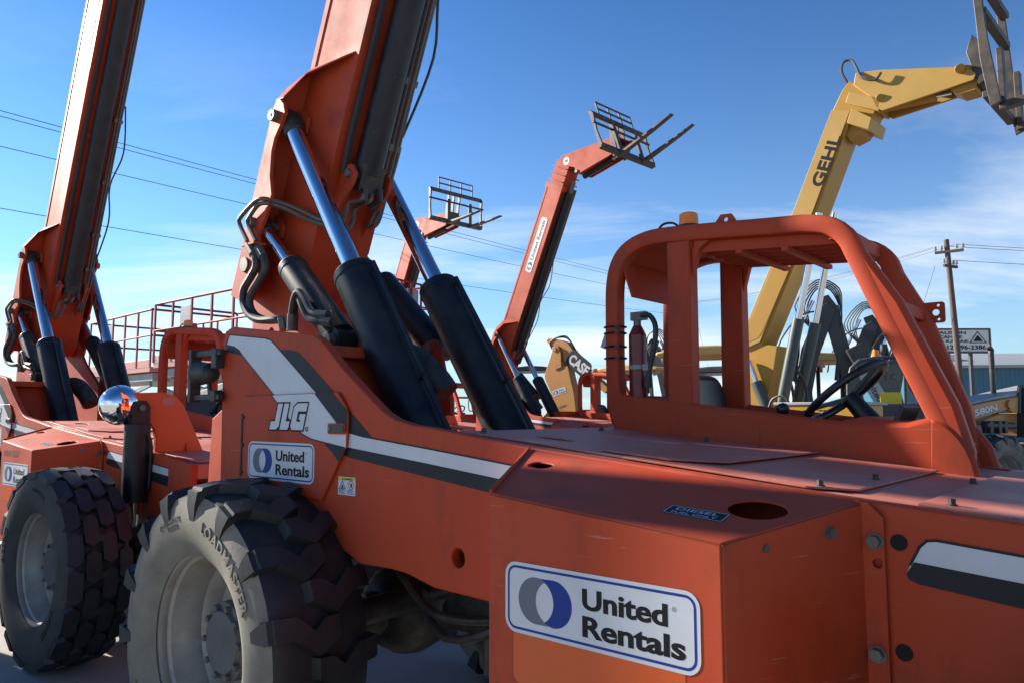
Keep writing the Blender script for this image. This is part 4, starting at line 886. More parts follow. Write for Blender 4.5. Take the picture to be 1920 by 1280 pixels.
# unseen telehandlers added at the left; their raised booms shade the near machine
sv = Vector((-sdir.x, -sdir.y, 0)).normalized(); qn = Vector((sdir.y, -sdir.x, 0)).normalized()
if qn.y > 0: qn = -qn
def shade_spot(q, back):
    p = Vector((-.9, 3.5, 0)) - sv * back; return p + qn * (q - p.dot(qn))
HS = math.degrees(math.atan2(sv.y, sv.x))
for q, back, L_, tp, txt in ((-1.84, 9.0, 5.6, .9, 'orange telehandler with raised boom, nearest one added out of view to cast shade'), (-2.40, 15.5, 7.6, 1.6, 'orange telehandler with long raised boom, middle one added out of view to cast shade'), (-2.78, 22.0, 10.2, 2.4, 'orange telehandler with longest raised boom, farthest one added out of view to cast shade')):
    p = shade_spot(q, back); telehandler(txt, G1, (p.x, p.y), HS, 72, L=L_, tip=tp, decal=False, lamp=False)

# ------------------------------------------------------------------ yellow telehandler
def local_poly(V, pts, Y): return [V.xz(x, y, Y) for x, y in pts]
def zoomed(ox, oy, k, pts): return [(ox + k * x, oy + k * y) for x, y in pts]
PG = at_depth(1450, 500, 8.3); VG = Veh((PG.x, PG.y), -45.0)
TG = empty('telehandler', (PG.x, PG.y, 0), R(-45)); tag(TG, 'yellow telehandler with bent jib, its boom lettered in black capitals, behind the open cab', 'telehandler')
def gp(x, y, Y=0.0): return VG.un(x, y, 'y', Y)
bw_ = .36
m = MB(); m.prism(local_poly(VG, [(1398, 612), (1488, 394), (1559, 207), (1600, 207), (1532, 392), (1428, 648), (1398, 660), (1385, 650)], 0), 'y', .012, bw_ - .012, mi=1)
gb = obj('boom', m, [CREAM, YELLOW], TG, .006)
m = MB(); m.prism(local_poly(VG, [(1398, 612), (1488, 394), (1559, 207), (1594, 207), (1526, 392), (1425, 641), (1395, 655), (1387, 645)], 0), 'y', -.004, .010); obj('boom_side_plate', m, [CREAM], gb, .003)
m = MB(); m.prism(local_poly(VG, [(1385, 655), (1430, 645), (1456, 648), (1448, 700), (1432, 770), (1405, 770), (1392, 720)], 0), 'y', .02, bw_ - .02); obj('boom_foot', m, [YELLOW], gb, .006)
m = MB(); m.prism(local_poly(VG, [(1553, 215), (1575, 168), (1588, 150), (1640, 172), (1638, 205), (1612, 250), (1590, 262)], 0), 'y', .05, bw_ - .05); obj('inner_boom', m, [YELLOW], gb, .006)
m = MB(); m.prism(local_poly(VG, [(1598, 205), (1636, 222), (1630, 245), (1590, 232)], 0), 'y', -.03, bw_ + .03); m.prism(local_poly(VG, [(1590, 172), (1648, 182), (1646, 208), (1584, 192)], 0), 'y', .02, bw_ - .02); obj('boom_collar', m, [CREAM], gb, .004)
m = MB(); m.prism(local_poly(VG, [(1404, 612), (1454, 492), (1486, 492), (1430, 622), (1422, 634), (1402, 642)], 0), 'y', -.0065, -.0042); obj('paint_patch', m, [YELLOW], gb)
d_ = gp(1559, 207) - gp(1488, 394); d_.normalize(); n_ = Vector((-d_.z, 0, d_.x))
f = Flat(); f.text(fit_text('GEHL', 0, (gp(1566, 258) - gp(1526, 355)).length * .98, 0, .135, .03), 0, 0); place(obj('maker_name', f, [INK], gb, smooth=False), gp(1541, 352) - Vector((0, .006, 0)), d_, n_)
f = Flat(); f.poly(rrect(0, .34, 0, .24, .05), 0, 0); f.stroke(rrect(.012, .328, .012, .228, .045), .008, 1, 1); logo_rings(f, .17, .12, .075, 2, 1, 1); place(obj('rental_sticker', f, URM, gb, smooth=False), gp(1473, 508) - Vector((0, .006, 0)), d_, n_)
m = MB(); pj = local_poly(VG, [(1604, 137), (1650, 131), (1812, 124), (1830, 138), (1826, 150), (1762, 172), (1655, 208), (1642, 202), (1634, 184), (1600, 160)], .02); m.prism(pj, 'y', .02, .05); m.prism(pj, 'y', bw_ - .05, bw_ - .02); m.prism(local_poly(VG, [(1606, 139), (1812, 127), (1815, 134), (1606, 146)], .02), 'y', .05, bw_ - .05)
gj = obj('jib', m, [CREAM], TG, .006)
m = MB(); m.cyl(gp(1655, 203, .18), gp(1755, 180, .18), .055, n=16); m.cyl(gp(1755, 180, .18), gp(1785, 174, .18), .026, n=12, mi=1); obj('jib_ram', m, [YELLOW, CHROME], gj)
obj('jib_pin', MB().cyl(gp(1800, 129, -.02), gp(1800, 129, bw_ + .02), .045, n=16), [YELLOW], gj, .004); obj('jib_pin', MB().cyl(gp(1650, 184, 0), gp(1650, 184, bw_), .04, n=14), [YELLOW], gj, .004)
m = MB(); m.prism(local_poly(VG, [(1792, 128), (1820, 118), (1834, 150), (1828, 168), (1800, 176), (1782, 170)], .05), 'y', .06, bw_ - .06); obj('jib_head', m, [YELLOW], gj, .004)
m = MB(); m.tube([gp(1590, 158, .1), gp(1578, 135, .1), gp(1582, 117, .1), gp(1597, 114, .1), gp(1606, 128, .05), gp(1616, 146, -.03), gp(1640, 150, -.03), gp(1652, 136, -.03)], .014, n=7, sub=5); obj('jib_hose', m, [HOSE], gj)
CQ = .30
m = MB(); pl = local_poly(VG, [(1818, -60), (1834, -60), (1852, 70), (1878, 190), (1858, 201), (1846, 150), (1838, 112), (1830, 40)], CQ - .45)
m.prism(pl, 'y', CQ - .47, CQ - .43); m.prism(pl, 'y', CQ + .51, CQ + .55)
zc_ = [VG.xz(1848, 175, CQ - .45), VG.xz(1836, 20, CQ - .45), VG.xz(1834, -40, CQ - .45)]
for X_, Z_ in zc_: m.box(X_ - .03, X_ + .05, CQ - .43, CQ + .51, Z_ - .03, Z_ + .03)
m.prism(local_poly(VG, [(1812, 100), (1822, 66), (1840, 80), (1850, 150), (1836, 160)], .05), 'y', .03, .33)
gc = obj('fork_carriage', m, [FORKM], TG, .004)
for Y_ in (CQ - .2, CQ + .5):
    X_, Z_ = VG.xz(1868, 184, CQ - .45); m = MB(); m.box(X_ - .02, X_ + .03, Y_ - .05, Y_ + .05, Z_, Z_ + .55); m.prism([(X_ - .02, Z_ - .04), (X_ + .3, Z_ - .01), (X_ + 1.2, Z_ + .10), (X_ + 1.2, Z_ + .115), (X_ - .02, Z_ + .03)], 'y', Y_ - .05, Y_ + .05); obj('fork', m, [FORKM], gc, .004)
for Y_, pts in ((.02, ((1462, 778), (1497, 598), (1536, 400))), (.52, ((1493, 765), (1529, 606), (1566, 400)))):
    A_, B_, C_ = [gp(x, y, Y_) for x, y in pts]; m = MB(); m.cyl(A_, B_, .062, n=18); lr = obj('lift_ram', m, [GREENG], TG); m = MB(); m.cyl(B_, C_, .036, n=16); obj('rod', m, [CHROME], lr)
for Y_, pts in ((-.03, ((1448, 790), (1418, 716), (1404, 676))), (.42, ((1482, 780), (1456, 722), (1446, 690)))):
    A_, B_, C_ = [gp(x, y, Y_) for x, y in pts]; m = MB(); m.cyl(A_, B_, .06, n=16); lr = obj('slave_ram', m, [GREENG], TG); m = MB(); m.cyl(B_, C_, .03, n=14); obj('rod', m, [CHROME], lr)
m = MB()
for a_, b_ in ((1500, .5), (1516, .46), (1490, .4)): m.tube([gp(1440, 700, .3), gp(1455, 684, .3), gp(a_ - 30, 688, .35), gp(a_ - 8, 715, b_), gp(a_, 760, b_)], .016, n=6, sub=4)
m.tube([gp(1440, 770, -.1), gp(1448, 748, -.1), gp(1468, 742, -.1), gp(1480, 760, -.1), gp(1474, 790, -.1)], .012, n=6, sub=4); obj('hydraulic_hose', m, [HOSE], TG)
X0, Z0 = VG.xz(1460, 760, -.75); X1, Z1 = VG.xz(1600, 752, -.75)
def grille():
    m = MB(); holes = []
    m.box(X0, X1, -.72, .0, .75, Z1 - .03)
    gx0, gx1 = X0 + .12, X1 - .25; rows = 7; cols = 9
    for r_ in range(rows):
        for c_ in range(cols):
            x_ = gx0 + (gx1 - gx0) * (c_ + (.5 if r_ % 2 else 0)) / cols; z_ = Z1 - .09 - r_ * .03; holes.append([(x_, z_), (x_ + .042, z_), (x_ + .042, z_ + .013), (x_, z_ + .013)])
    m.prism([(X0, Z1 - .33), (X1, Z1 - .33), (X1, Z1 - .03), (X0, Z1 - .03)], 'y', -.745, -.735, holes=holes); return m
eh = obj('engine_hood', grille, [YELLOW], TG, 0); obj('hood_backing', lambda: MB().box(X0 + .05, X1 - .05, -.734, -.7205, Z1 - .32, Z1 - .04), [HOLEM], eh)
obj('hood_lid', lambda: MB().box(X0 - .05, X1 + .05, -.76, .0, Z1 - .028, Z1), [GREYS], eh, .006)
m = MB(); m.box(-1.2, 3.2, -.1, .5, .55, 1.1); obj('chassis', m, [YELLOW], TG, .02)
for X_ in (-.4, 2.7):
    for Y_ in (-.72, 1.1): wheel(TG, X_, Y_, .635, 'lug')

# ------------------------------------------------------------------ backhoe loaders
def small_wheel(T, X, Y, r):
    t = wheel(T, X, Y, r, 'lug'); t.scale = (r / .635,) * 3; return t
def backhoe(label, origin, heading, paint, boom_paint, roof_paint, boom=True, group='backhoe loaders', roof_z=2.72, front=True):
    T = empty('backhoe_loader', (origin[0], origin[1], 0), R(heading)); tag(T, label, 'backhoe', group)
    obj('chassis', lambda: MB().box(-1.1, 2.5, -.35, .35, .5, .95).box(-.6, .9, -.6, .6, .8, 1.15), [CHAR], T, .02, key='bh_ch')
    m = MB(); m.prism([(.75, .9), (2.55, .85), (2.58, 1.25), (2.45, 1.42), (.75, 1.58)], 'y', -.36, .36); obj('hood', m, [paint], T, .03)
    for Y in (-.85, .85): small_wheel(T, 0, Y, .66); 
    if front:
        for Y in (-.8, .8): small_wheel(T, 2.1, Y, .44)
    for sd in (-1, 1):
        m = MB(); m.prism([(.55, 1.55), (.75, 1.75), (1.5, 1.45), (2.9, .75), (3.05, .35), (2.9, .3), (2.7, .65), (1.4, 1.2), (.6, 1.35)], 'y', sd * .48, sd * .56); obj('loader_arm', m, [paint], T, .01)
    m = MB(); m.prism([(2.95, .2), (3.6, .12), (3.55, .2), (3.15, .3), (3.1, .7), (3.3, .95), (3.0, .9), (2.92, .5)], 'y', -1.05, 1.05); obj('bucket', m, [paint], T, .01)
    cn = []
    n = 7
    for i in range(n + 1):
        t = i / n; cn.append((-.75 + 1.85 * t, roof_z + .10 * math.sin(math.pi * t)))
    r = obj('canopy', lambda: MB().prism(cn + [(1.1, roof_z - .07), (-.75, roof_z - .07)], 'y', -.72, .72), [roof_paint], T, .03)
    for X, s_ in ((-.6, .0), (.85, .12)):
        for Y in (-.62, .62): m = MB(); m.bar((X + s_, Y, 1.0), (X, Y, roof_z - .06), .08, .07); obj('canopy_post', m, [CHAR], T, .008)
    m = MB(); m.box(-.1, .35, -.25, .25, 1.15, 1.32); m.box(-.12, .0, -.25, .25, 1.3, 1.8); obj('seat', m, [BLACK], T, .05)
    for Y in (-.62, .62): obj('work_lamp', MB().cyl((.95, Y, roof_z - .13), (1.0, Y, roof_z - .13), .06, n=12), [GREYS], T, .01)
    for Y in (-.44, .44): obj('tail_lamp', MB().box(-.72, -.66, Y - .06, Y + .06, roof_z - .18, roof_z - .08), [AMBER], T, .01)
    m = MB()
    P = [Vector((.75 + .12 * math.cos(a), .18 * math.sin(a) , 1.62 + .12 * math.cos(a))) for a in [2 * math.pi * i / 20 for i in range(21)]]; m.tube(P, .015, n=6); m.cyl((.78, 0, 1.6), (.95, 0, 1.3), .04, n=10); obj('steering_wheel', m, [BLACK], T)
    if boom:
        m = MB(); m.prism([(-1.25, .55), (-1.25, 1.3), (-1.45, 1.35), (-1.55, .6)], 'y', -.16, .16); obj('swing_post', m, [boom_paint], T, .02)
        m = MB(); m.prism([(-1.35, .85), (-1.3, 1.25), (-1.18, 2.0), (-1.32, 2.75), (-1.62, 3.45), (-1.78, 3.55), (-1.9, 3.42), (-1.85, 3.25), (-1.6, 2.6), (-1.48, 2.0), (-1.55, 1.2), (-1.5, .85)], 'y', -.13, .13, holes=[circ((-1.36, 2.35), .06, 12), circ((-1.45, 2.75), .05, 12)]); bb = obj('boom', m, [boom_paint], T, .012)
        m = MB(); m.prism([(-1.62, 3.62), (-1.80, 3.68), (-1.95, 3.45), (-2.35, 1.6), (-2.42, 1.15), (-2.28, 1.1), (-2.1, 1.6), (-1.72, 3.3)], 'y', -.1, .1); dp = obj('dipper', m, [boom_paint], T, .012)
        m = MB(); m.prism([(-2.45, 1.2), (-2.2, 1.25), (-1.75, 1.05), (-1.7, .7), (-2.0, .62), (-2.3, .8)], 'y', -.3, .3); obj('digging_bucket', m, [CHAR], T, .02)
        m = MB(); m.cyl((-1.2, 0, 2.2), (-1.25, 0, 3.0), .07, n=12); m.cyl((-1.25, 0, 3.0), (-1.55, 0, 3.6), .035, n=10, mi=1); m.cyl((-1.9, 0, 2.2), (-2.0, 0, 3.0), .06, n=12); m.cyl((-2.0, 0, 3.0), (-1.95, 0, 3.5), .03, n=10, mi=1); obj('digger_ram', m, [boom_paint, CHROME], T)
        m = MB()
        for k in range(5):
            y = -.12 + .06 * k; m.tube([(-1.5, y, 3.1), (-1.45 + .05 * k, y, 3.5), (-1.62, y, 3.82 + .03 * k), (-1.85 - .03 * k, y, 3.78), (-2.0, y, 3.4), (-1.98, y, 3.1)], .014, n=6, sub=4)
        m.tube([(-1.6, .14, 3.4), (-1.3, .16, 3.3), (-1.0, .2, 2.9), (-.9, .2, 2.5)], .016, n=6, sub=4); obj('digger_hose', m, [HOSE], T)
        for sd in (-1, 1):
            m = MB(); m.bar((-1.1, sd * .5, .7), (-1.15, sd * .95, 1.75), .12, .14); obj('stabiliser', m, [paint], T, .01)
    return T
def spot(x, y, z, off, heading):
    """origin of a machine whose local point off (at height z) is seen in this direction"""
    v = ray(x, y); t = (z - CAM_H) / v.z; P = CAMV + v * t; a = R(heading)
    return (P.x - math.cos(a) * off[0] + math.sin(a) * off[1], P.y - math.sin(a) * off[0] - math.cos(a) * off[1])
backhoe('backhoe loader with tan canopy seen between the red cab posts', spot(1335, 655, 2.8, (.2, 0), 158), 158, CASEY, CHAR, CANOPY)
backhoe('backhoe loader with tan canopy and charcoal digger arm behind the yellow boom', spot(1512, 667, 2.8, (.2, 0), 165), 165, CASEY, CHAR, CANOPY)
backhoe('backhoe loader with charcoal digger arm and looped hoses above the glazed cab', spot(1632, 598, 3.6, (-1.75, 0), 150), 150, CASEY, CHAR, CHAR)
backhoe('backhoe loader with black canopy behind the lifted orange boom', spot(1008, 688, 3.14, (.2, 0), -20), -20, CASEY, CASEY, CHAR, boom=False, roof_z=3.05)
backhoe('backhoe loader with charcoal digger arm beside the fire extinguisher', spot(1226, 640, 3.6, (-1.75, 0), -35), -35, CASEY, CHAR, CHAR)
# ochre backhoe with the lettered digger arm
PB = at_depth(1070, 700, 20.0); VB = Veh((PB.x, PB.y), -40.0)
TB = backhoe('ochre backhoe loader with its lettered digger arm folded up beside the orange boom', (VB.w((1.9, 0, 0)).x, VB.w((1.9, 0, 0)).y), -40, CASEY, CASEY, CANOPY, boom=False)
Z5 = lambda pts: zoomed(1020, 620, .1406, pts)
def bz(pts, Y): return [(x - 1.9, z) for x, z in local_poly(VB, Z5(pts), Y)]
m = MB(); m.prism(bz([(105, 270), (5, 590), (10, 640), (190, 1060), (230, 1500), (470, 1500), (435, 1145), (400, 830), (345, 600), (320, 470), (260, 470), (230, 400), (225, 290), (190, 205), (145, 200)], -.14), 'y', -.14, .14); dpp = obj('dipper', m, [CASEY], TB, .012)
m = MB(); m.prism(bz([(15, 115), (45, 95), (190, 120), (290, 150), (330, 200), (580, 520), (850, 760), (800, 830), (480, 580), (330, 470), (245, 400), (215, 260), (190, 205), (120, 230), (60, 190), (20, 140)], -.15), 'y', -.10, .10); bmm = obj('boom', m, [CASEY], TB, .012)
m = MB(); m.prism(bz([(110, 260), (150, 195), (190, 205), (225, 290), (235, 480), (150, 520), (140, 400)], -.15), 'y', -.165, -.142); m.cyl((*[bz([(147, 250)], -.15)[0][0]], -.19, bz([(147, 250)], -.15)[0][1]), (bz([(147, 250)], -.15)[0][0], -.16, bz([(147, 250)], -.15)[0][1]), .06, n=14); obj('pin_plate', m, [CASEY], dpp, .006)
def on_b(x, y, Y): q = bz([(x, y)], Y)[0]; return Vector((q[0], Y, q[1]))
a_ = on_b(300, 420, -.112); b_ = on_b(560, 640, -.112); dx_ = (b_ - a_); L_ = dx_.length; dx_.normalize(); dy_ = Vector((-dx_.z, 0, dx_.x))
f = Flat(); f.poly(rrect(-.06, L_ * .98, -.04, .42, .12), 0, 0); f.text(fit_text('CASE', .02, L_ * .93, .05, .27, .035), 1, 1); place(obj('maker_name', f, [STRIPE, WHITE], bmm, smooth=False), a_, dx_, dy_)
a_ = on_b(125, 880, -.144); b_ = on_b(300, 815, -.144); dx_ = (b_ - a_); L_ = dx_.length; dx_.normalize(); place(obj('rental_sticker', ur_decal(L_, L_ * .37), URM, dpp, smooth=False), a_, dx_, Vector((-dx_.z, 0, dx_.x)))
f = Flat(); f.text(fit_text('12256061', 0, .25, 0, .06, .01), 0, 0); place(obj('stencil_number', f, [INK], dpp, smooth=False), on_b(205, 1035, -.144), dx_, Vector((-dx_.z, 0, dx_.x)))
m = MB()
for k in range(3): m.tube([on_b(110, 240, .02 * k - .1), on_b(80, 160, .02 * k - .1), on_b(150, 100, .02 * k - .1), on_b(280, 70 + 10 * k, .02 * k - .1), on_b(360, 150, .02 * k - .1), on_b(440, 280, .02 * k), on_b(600, 430, .02 * k)], .022, n=6, sub=4)
m.cyl(on_b(340, 230, 0), on_b(560, 420, 0), .06, n=12); obj('digger_hose', m, [HOSE], TB)
# backhoe with the big wheel and numbered loader arm at the blue building
lc_ = Vector((-math.sin(R(205)), math.cos(R(205)), 0)); VC = Veh(tuple((at_depth(1893, 894, 11.0) - lc_ * .80)[:2]), 205.0)
TC = empty('backhoe_loader', (VC.o.x, VC.o.y, 0), R(205)); tag(TC, 'ochre backhoe loader with numbered loader arm and exhaust stack before the blue building', 'backhoe', 'backhoe loaders')
Z7 = lambda pts: zoomed(1780, 700, .1718, pts)
YC = .30
def cz(pts, Y=YC): return local_poly(VC, Z7(pts), Y)
def on_c(x, y, Y): (q,) = Z7([(x, y)]); return VC.un(q[0], q[1], 'y', Y)
tw_ = wheel(TC, 0, .62, .66, 'lug'); tw_.scale = (1.03,) * 3
wheel(TC, 0, -1.1, .66, 'lug')
m = MB(); m.prism(cz([(130, 372), (400, 310), (760, 245), (1100, 190), (1100, 420), (700, 425), (640, 390), (230, 515), (120, 560)]), 'y', YC - .06, YC); la = obj('loader_arm', m, [CASEY], TC, .01)
m = MB(); m.prism(cz([(100, 345), (400, 270), (760, 185), (1100, 110), (1100, 185), (760, 240), (400, 305), (100, 372)]), 'y', YC - .5, YC - .02); obj('hood', m, [GREYS], TC, .02)
m = MB(); c0 = on_c(650, 335, YC); m.cyl(c0, c0 + Vector((0, .04, 0)), .075, n=16); obj('arm_pin', m, [CASEY], la, .006)
m = MB(); m.prism(cz([(330, 520), (520, 440), (1100, 420), (1100, 700), (760, 660), (500, 560), (330, 560)], YC - .1), 'y', YC - .4, YC - .1); m.box(-1.6, 1.0, -.6, YC - .12, .6, 1.15); obj('chassis', m, [CASEY], TC, .02)
a_ = on_c(285, 462, YC + .004); b_ = on_c(530, 395, YC + .004); dx_ = (b_ - a_); L_ = dx_.length; dx_.normalize()
f = Flat(); t_ = fit_text('580N', 0, L_, 0, .10, .035); f.text(t_, 1, 1); f.add([(q.x + .012, q.y - .008, 0) for q in t_.v], t_.f, 0); place(obj('model_number', f, [STRIPE, WHITE], la, smooth=False), a_, dx_, Vector((0, 1, 0)).cross(dx_) * (1 if Vector((0, 1, 0)).cross(dx_).z > 0 else -1))
m = MB(); s0 = on_c(485, 250, YC - .3); m.cyl(s0 - Vector((0, 0, .3)), s0, .055, n=14); (sx_,) = [on_c(485, -200, YC - .3)]; m.tube([s0, s0 + Vector((0, 0, .25)), Vector((s0.x, s0.y, sx_.z - .05)), Vector((s0.x, s0.y, sx_.z + .05)), on_c(455, -260, YC - .3), on_c(415, -300, YC - .3)], .042, n=12, sub=4); obj('exhaust_stack', m, [DARKM], TC)
m = MB(); m.cyl(on_c(380, 560, YC - .02), on_c(700, 570, YC - .02), .06, n=14); 
for x_ in (385, 480, 545): m.box(*[on_c(x_, 0, YC - .02).x - .05, on_c(x_, 0, YC - .02).x + .03, YC - .1, YC + .04, on_c(x_, 650, YC).z, on_c(x_, 515, YC).z])
obj('arm_ram', m, [DARKM], TC, .01)
m = MB(); m.tube([on_c(760, 430, YC), on_c(765, 170, YC), on_c(790, 140, YC), on_c(1000, 120, YC)], .03, n=8, sub=2); m.bar(on_c(800, 160, YC), on_c(800, 700, YC), .12, .1); obj('cab_post', m, [CHAR], TC)
# glazed cab behind the steering wheel
VW = Veh(tuple(at_depth(1650, 720, 11.5)[:2]), 250.0)
TW = empty('backhoe_loader', (VW.o.x, VW.o.y, 0), R(250)); tag(TW, 'charcoal backhoe loader with glazed cab and amber beacon, seen past the steering wheel', 'backhoe', 'backhoe loaders')
VWx = VW
def on_w(x, y, X=0.0): return VW.un(x, y, 'x', X)
fr = [(1592, 790), (1590, 715), (1596, 690), (1612, 676), (1640, 671), (1715, 668), (1722, 672), (1724, 790)]
m = MB(); m.tube([on_w(x, y) for x, y in fr] + [on_w(*fr[0])], .03, n=8); q_ = [on_w(x, y) for x, y in fr]; back_ = Vector((-1.3, 0, 0))
m.tube([q + back_ for q in q_] + [q_[0] + back_], .03, n=8)
for i in (1, 3, 5, 7): m.bar(q_[i], q_[i] + back_, .05, .05)
m.box(-1.3, .1, q_[0].y - .05 if q_[0].y < q_[-1].y else q_[-1].y - .05, max(q_[0].y, q_[-1].y) + .05, 0.75, on_w(1600, 757).z); cbw = obj('cab', m, [CHAR], TW, .01)
m = MB(); m.add([q for q in q_] , [tuple(range(len(q_)))]); obj('windscreen', m, [GLASS], cbw, smooth=False)
m = MB(); p_ = on_w(1642, 668, -.3); m.cyl(p_ - Vector((0, 0, .06)), p_, .06, n=14, mi=1); m.cyl(p_, p_ + Vector((0, 0, .1)), .055, .05, n=14); obj('beacon', m, [AMBER, BLACK], cbw, .004)
a_ = on_w(1628, 712, .02); b_ = on_w(1660, 768, .02); 
m = MB(); m.bar(on_w(1600, 650, -1.0), on_w(1690, 800, -1.0), .28, .28, up=(1, 0, 0)); ab = obj('digger_arm', m, [CHAR], TW, .01)
dd = (on_w(1690, 800, -.84) - on_w(1600, 650, -.84)).normalized(); o0 = on_w(1622, 700, -.84)
f = Flat(); f.poly(rrect(0, 1.1, -.11, .11, .03), 0, 0); f.text(fit_text('United Rentals', .08, 1.0, -.05, .10, .03), 1, 1); e_ = place(obj('rental_sticker', f, [WHITE, INK], ab, smooth=False), o0, dd, Vector((1, 0, 0)).cross(dd))
m = MB(); Q = [on_w(1660, y) for y in (735, 747)]; m.box(-.02, .03, min(on_w(1650, 740).y, on_w(1690, 740).y), max(on_w(1650, 740).y, on_w(1690, 740).y), on_w(1660, 759).z, on_w(1660, 735).z); obj('warning_bar', m, [YELI], cbw, .004)
for X_ in (-.9, .9):
    for Y_ in (-.8, .8): wheel(TW, X_, Y_, .635, 'lug')
m = MB(); m.box(-1.4, 1.5, -.5, .5, .5, 1.0); obj('chassis', m, [CHAR], TW, .02)

# ------------------------------------------------------------------ scissor lifts
def scissor(label, A, B, wdt, z_top, z_deck, side, text=True, lean=0):
    """platform whose top rail runs A to B (ground points); depth goes to the given side"""
    A = Vector((A[0], A[1], 0)); B = Vector((B[0], B[1], 0)); d = B - A; Ln = d.length; h = math.degrees(math.atan2(d.y, d.x))
    T = empty('scissor_lift', A, R(h)); tag(T, label, 'scissor lift', 'red scissor lifts')
    Y0, Y1 = (0, wdt) if side > 0 else (-wdt, 0)
    m = MB(); m.box(0, Ln, Y0, Y1, z_deck, z_deck + .10); m.box(0, Ln, Y0 - .003, Y0 + .012, z_deck + .08, z_deck + .24); m.box(0, Ln, Y1 - .012, Y1 + .003, z_deck + .08, z_deck + .24); dk = obj('platform', m, [LIFTP], T, .006)
    for y in (Y0, Y1):
        for k, zz in ((0, z_top), (1, (z_top + z_deck) / 2 + .1)): m = MB(); m.cyl((0, y, zz), (Ln, y, zz), .024 if k == 0 else .018, n=8); obj('guard_rail', m, [LIFTR], T)
        n = 5
        for i in range(n + 1): m = MB(); x = Ln * i / n; m.bar((x, y, z_deck + .1), (x, y, z_top), .045, .03, up=(0, 1, 0)); obj('rail_post', m, [LIFTR], T, .003)
    for x in (0, Ln):
        for zz in (z_top, (z_top + z_deck) / 2 + .1): m = MB(); m.cyl((x, Y0, zz), (x, Y1, zz), .022, n=8); obj('end_rail', m, [LIFTR], T)
    m = MB(); m.box(.15, Ln - .15, Y0 + .1, Y1 - .1, .35, .75); m.box(.05, Ln - .05, Y0 + .08, Y1 - .08, z_deck - .17, z_deck - .01); obj('chassis', m, [GREYS], T, .01)
    hs = max(.2, z_deck - .2 - .8); nst = max(2, int(hs / .45))
    for i in range(nst):
        za = .78 + hs * i / nst; zb = .78 + hs * (i + 1) / nst
        for y in (Y0 + .15, Y1 - .2):
            m = MB(); m.bar((.3, y, za), (Ln - .3, y, zb), .05, .10, up=(0, 0, 1)); m.bar((.3, y + .06, zb), (Ln - .3, y + .06, za), .05, .10, up=(0, 0, 1)); obj('scissor_arm', m, [GREYS], T, .004)
    for x in (.5, Ln - .5):
        for y in (Y0, Y1): m = MB(); m.cyl((x, y - .1, .3), (x, y + .1, .3), .3, n=20); obj('wheel', m, [RUBBER], T, .02)
    m = MB(); m.box(.9, 1.25, Y0 + .03, Y0 + .045, z_deck + .55, z_top - .12); obj('notice_board', m, [GREYS], T, .002)
    if text:
        yv = Y0 - .0045 if side > 0 else Y0 - .0045
        f = Flat(); f.text(fit_text('SKYJACK', 0, .85, 0, .13, .02), 0, 0); place(obj('maker_name', f, [WHITE], dk, smooth=False), (.12, yv, z_deck + .10), (1, 0, 0), (0, 0, 1))
        f = Flat(); f.poly(rrect(0, .8, 0, .15, .03), 0, 0); f.text(fit_text('United Rentals', .16, .76, .04, .07, .02), 1, 1); logo_rings(f, .09, .075, .045, 1, 1, 1); place(obj('rental_sticker', f, [WHITE, GREYI], dk, smooth=False), (1.3, yv, z_deck + .09), (1, 0, 0), (0, 0, 1))
    return T
scissor('red scissor lift whose platform shows behind the small orange cab', (-6.5, 13.5), (-3.9, 11.3), 1.6, 3.60, 2.45, 1)
scissor('red scissor lift with coiled cable and small extinguisher, behind the parked telehandler boom', (-9.3, 16.4), (-6.85, 14.1), 1.6, 3.60, 2.42, 1)
scissor('red scissor lift raised higher than the others, seen between the two black lift rams', (-2.6, 14.6), (-1.77, 16.0), 1.5, 4.35, 3.2, 1, text=False)

# ------------------------------------------------------------------ poles, wires, sign, blue building
def pole(label, base, h, arm_dirs, lean=(0, 0)):
    T = empty('utility_pole', (base[0], base[1], 0)); tag(T, label, 'utility pole', 'wooden utility poles')
    m = MB(); m.tube([(lean[0] * t, lean[1] * t, h * t) for t in (0, .25, .5, .75, 1)], .14, n=14); 
    for i, v in enumerate(m.v): v.x = lean[0] * v.z / h + (v.x - lean[0] * v.z / h) * (1.1 - .35 * v.z / h); v.y *= (1.1 - .35 * v.z / h)
    obj('pole_shaft', m, [WOOD], T)
    pts = []
    for z_, dx, dy, half in arm_dirs:
        c = Vector((lean[0] * z_ / h, lean[1] * z_ / h - .12, z_)); d = Vector((dx, dy, 0)).normalized()
        m = MB(); m.bar(c - d * half, c + d * half, .10, .12); obj('cross_arm', m, [WOOD], T, .01)
        for k in (-1, -.55, .55, 1):
            q = c + d * half * k * .95
            m = MB(); m.cyl(q, q + Vector((0, 0, .14)), .02, n=8)
            for i in range(3): m.cyl(q + Vector((0, 0, .12 + i * .06)), q + Vector((0, 0, .16 + i * .06)), .07 - .012 * i, n=12)
            obj('insulator', m, [CERAM], T); pts.append(Vector((base[0], base[1], 0)) + q + Vector((0, 0, .28)))
    return T, pts
def wire(name_label, a, b, sag, r=.012):
    P = [Vector(a).lerp(Vector(b), t / 24) - Vector((0, 0, sag * 4 * (t / 24) * (1 - t / 24))) for t in range(25)]
    o = obj('power_line', MB().tube(P, r, n=5), [WIRE]); tag(o, name_label, 'wire', 'overhead power lines'); return o
pR = at_depth(1808, 745, 32.0); hR = at_depth(1791, 443, 32.0).z
_, ptsR = pole('tall wooden utility pole standing in front of the white sign board', (pR.x, pR.y), hR, [(hR - .55, .8, -.6, .55), (hR - 1.2, .9, .45, .45)], lean=(at_depth(1791, 443, 32).x - pR.x, 0))
p2 = at_depth(1272, 700, 55.0)
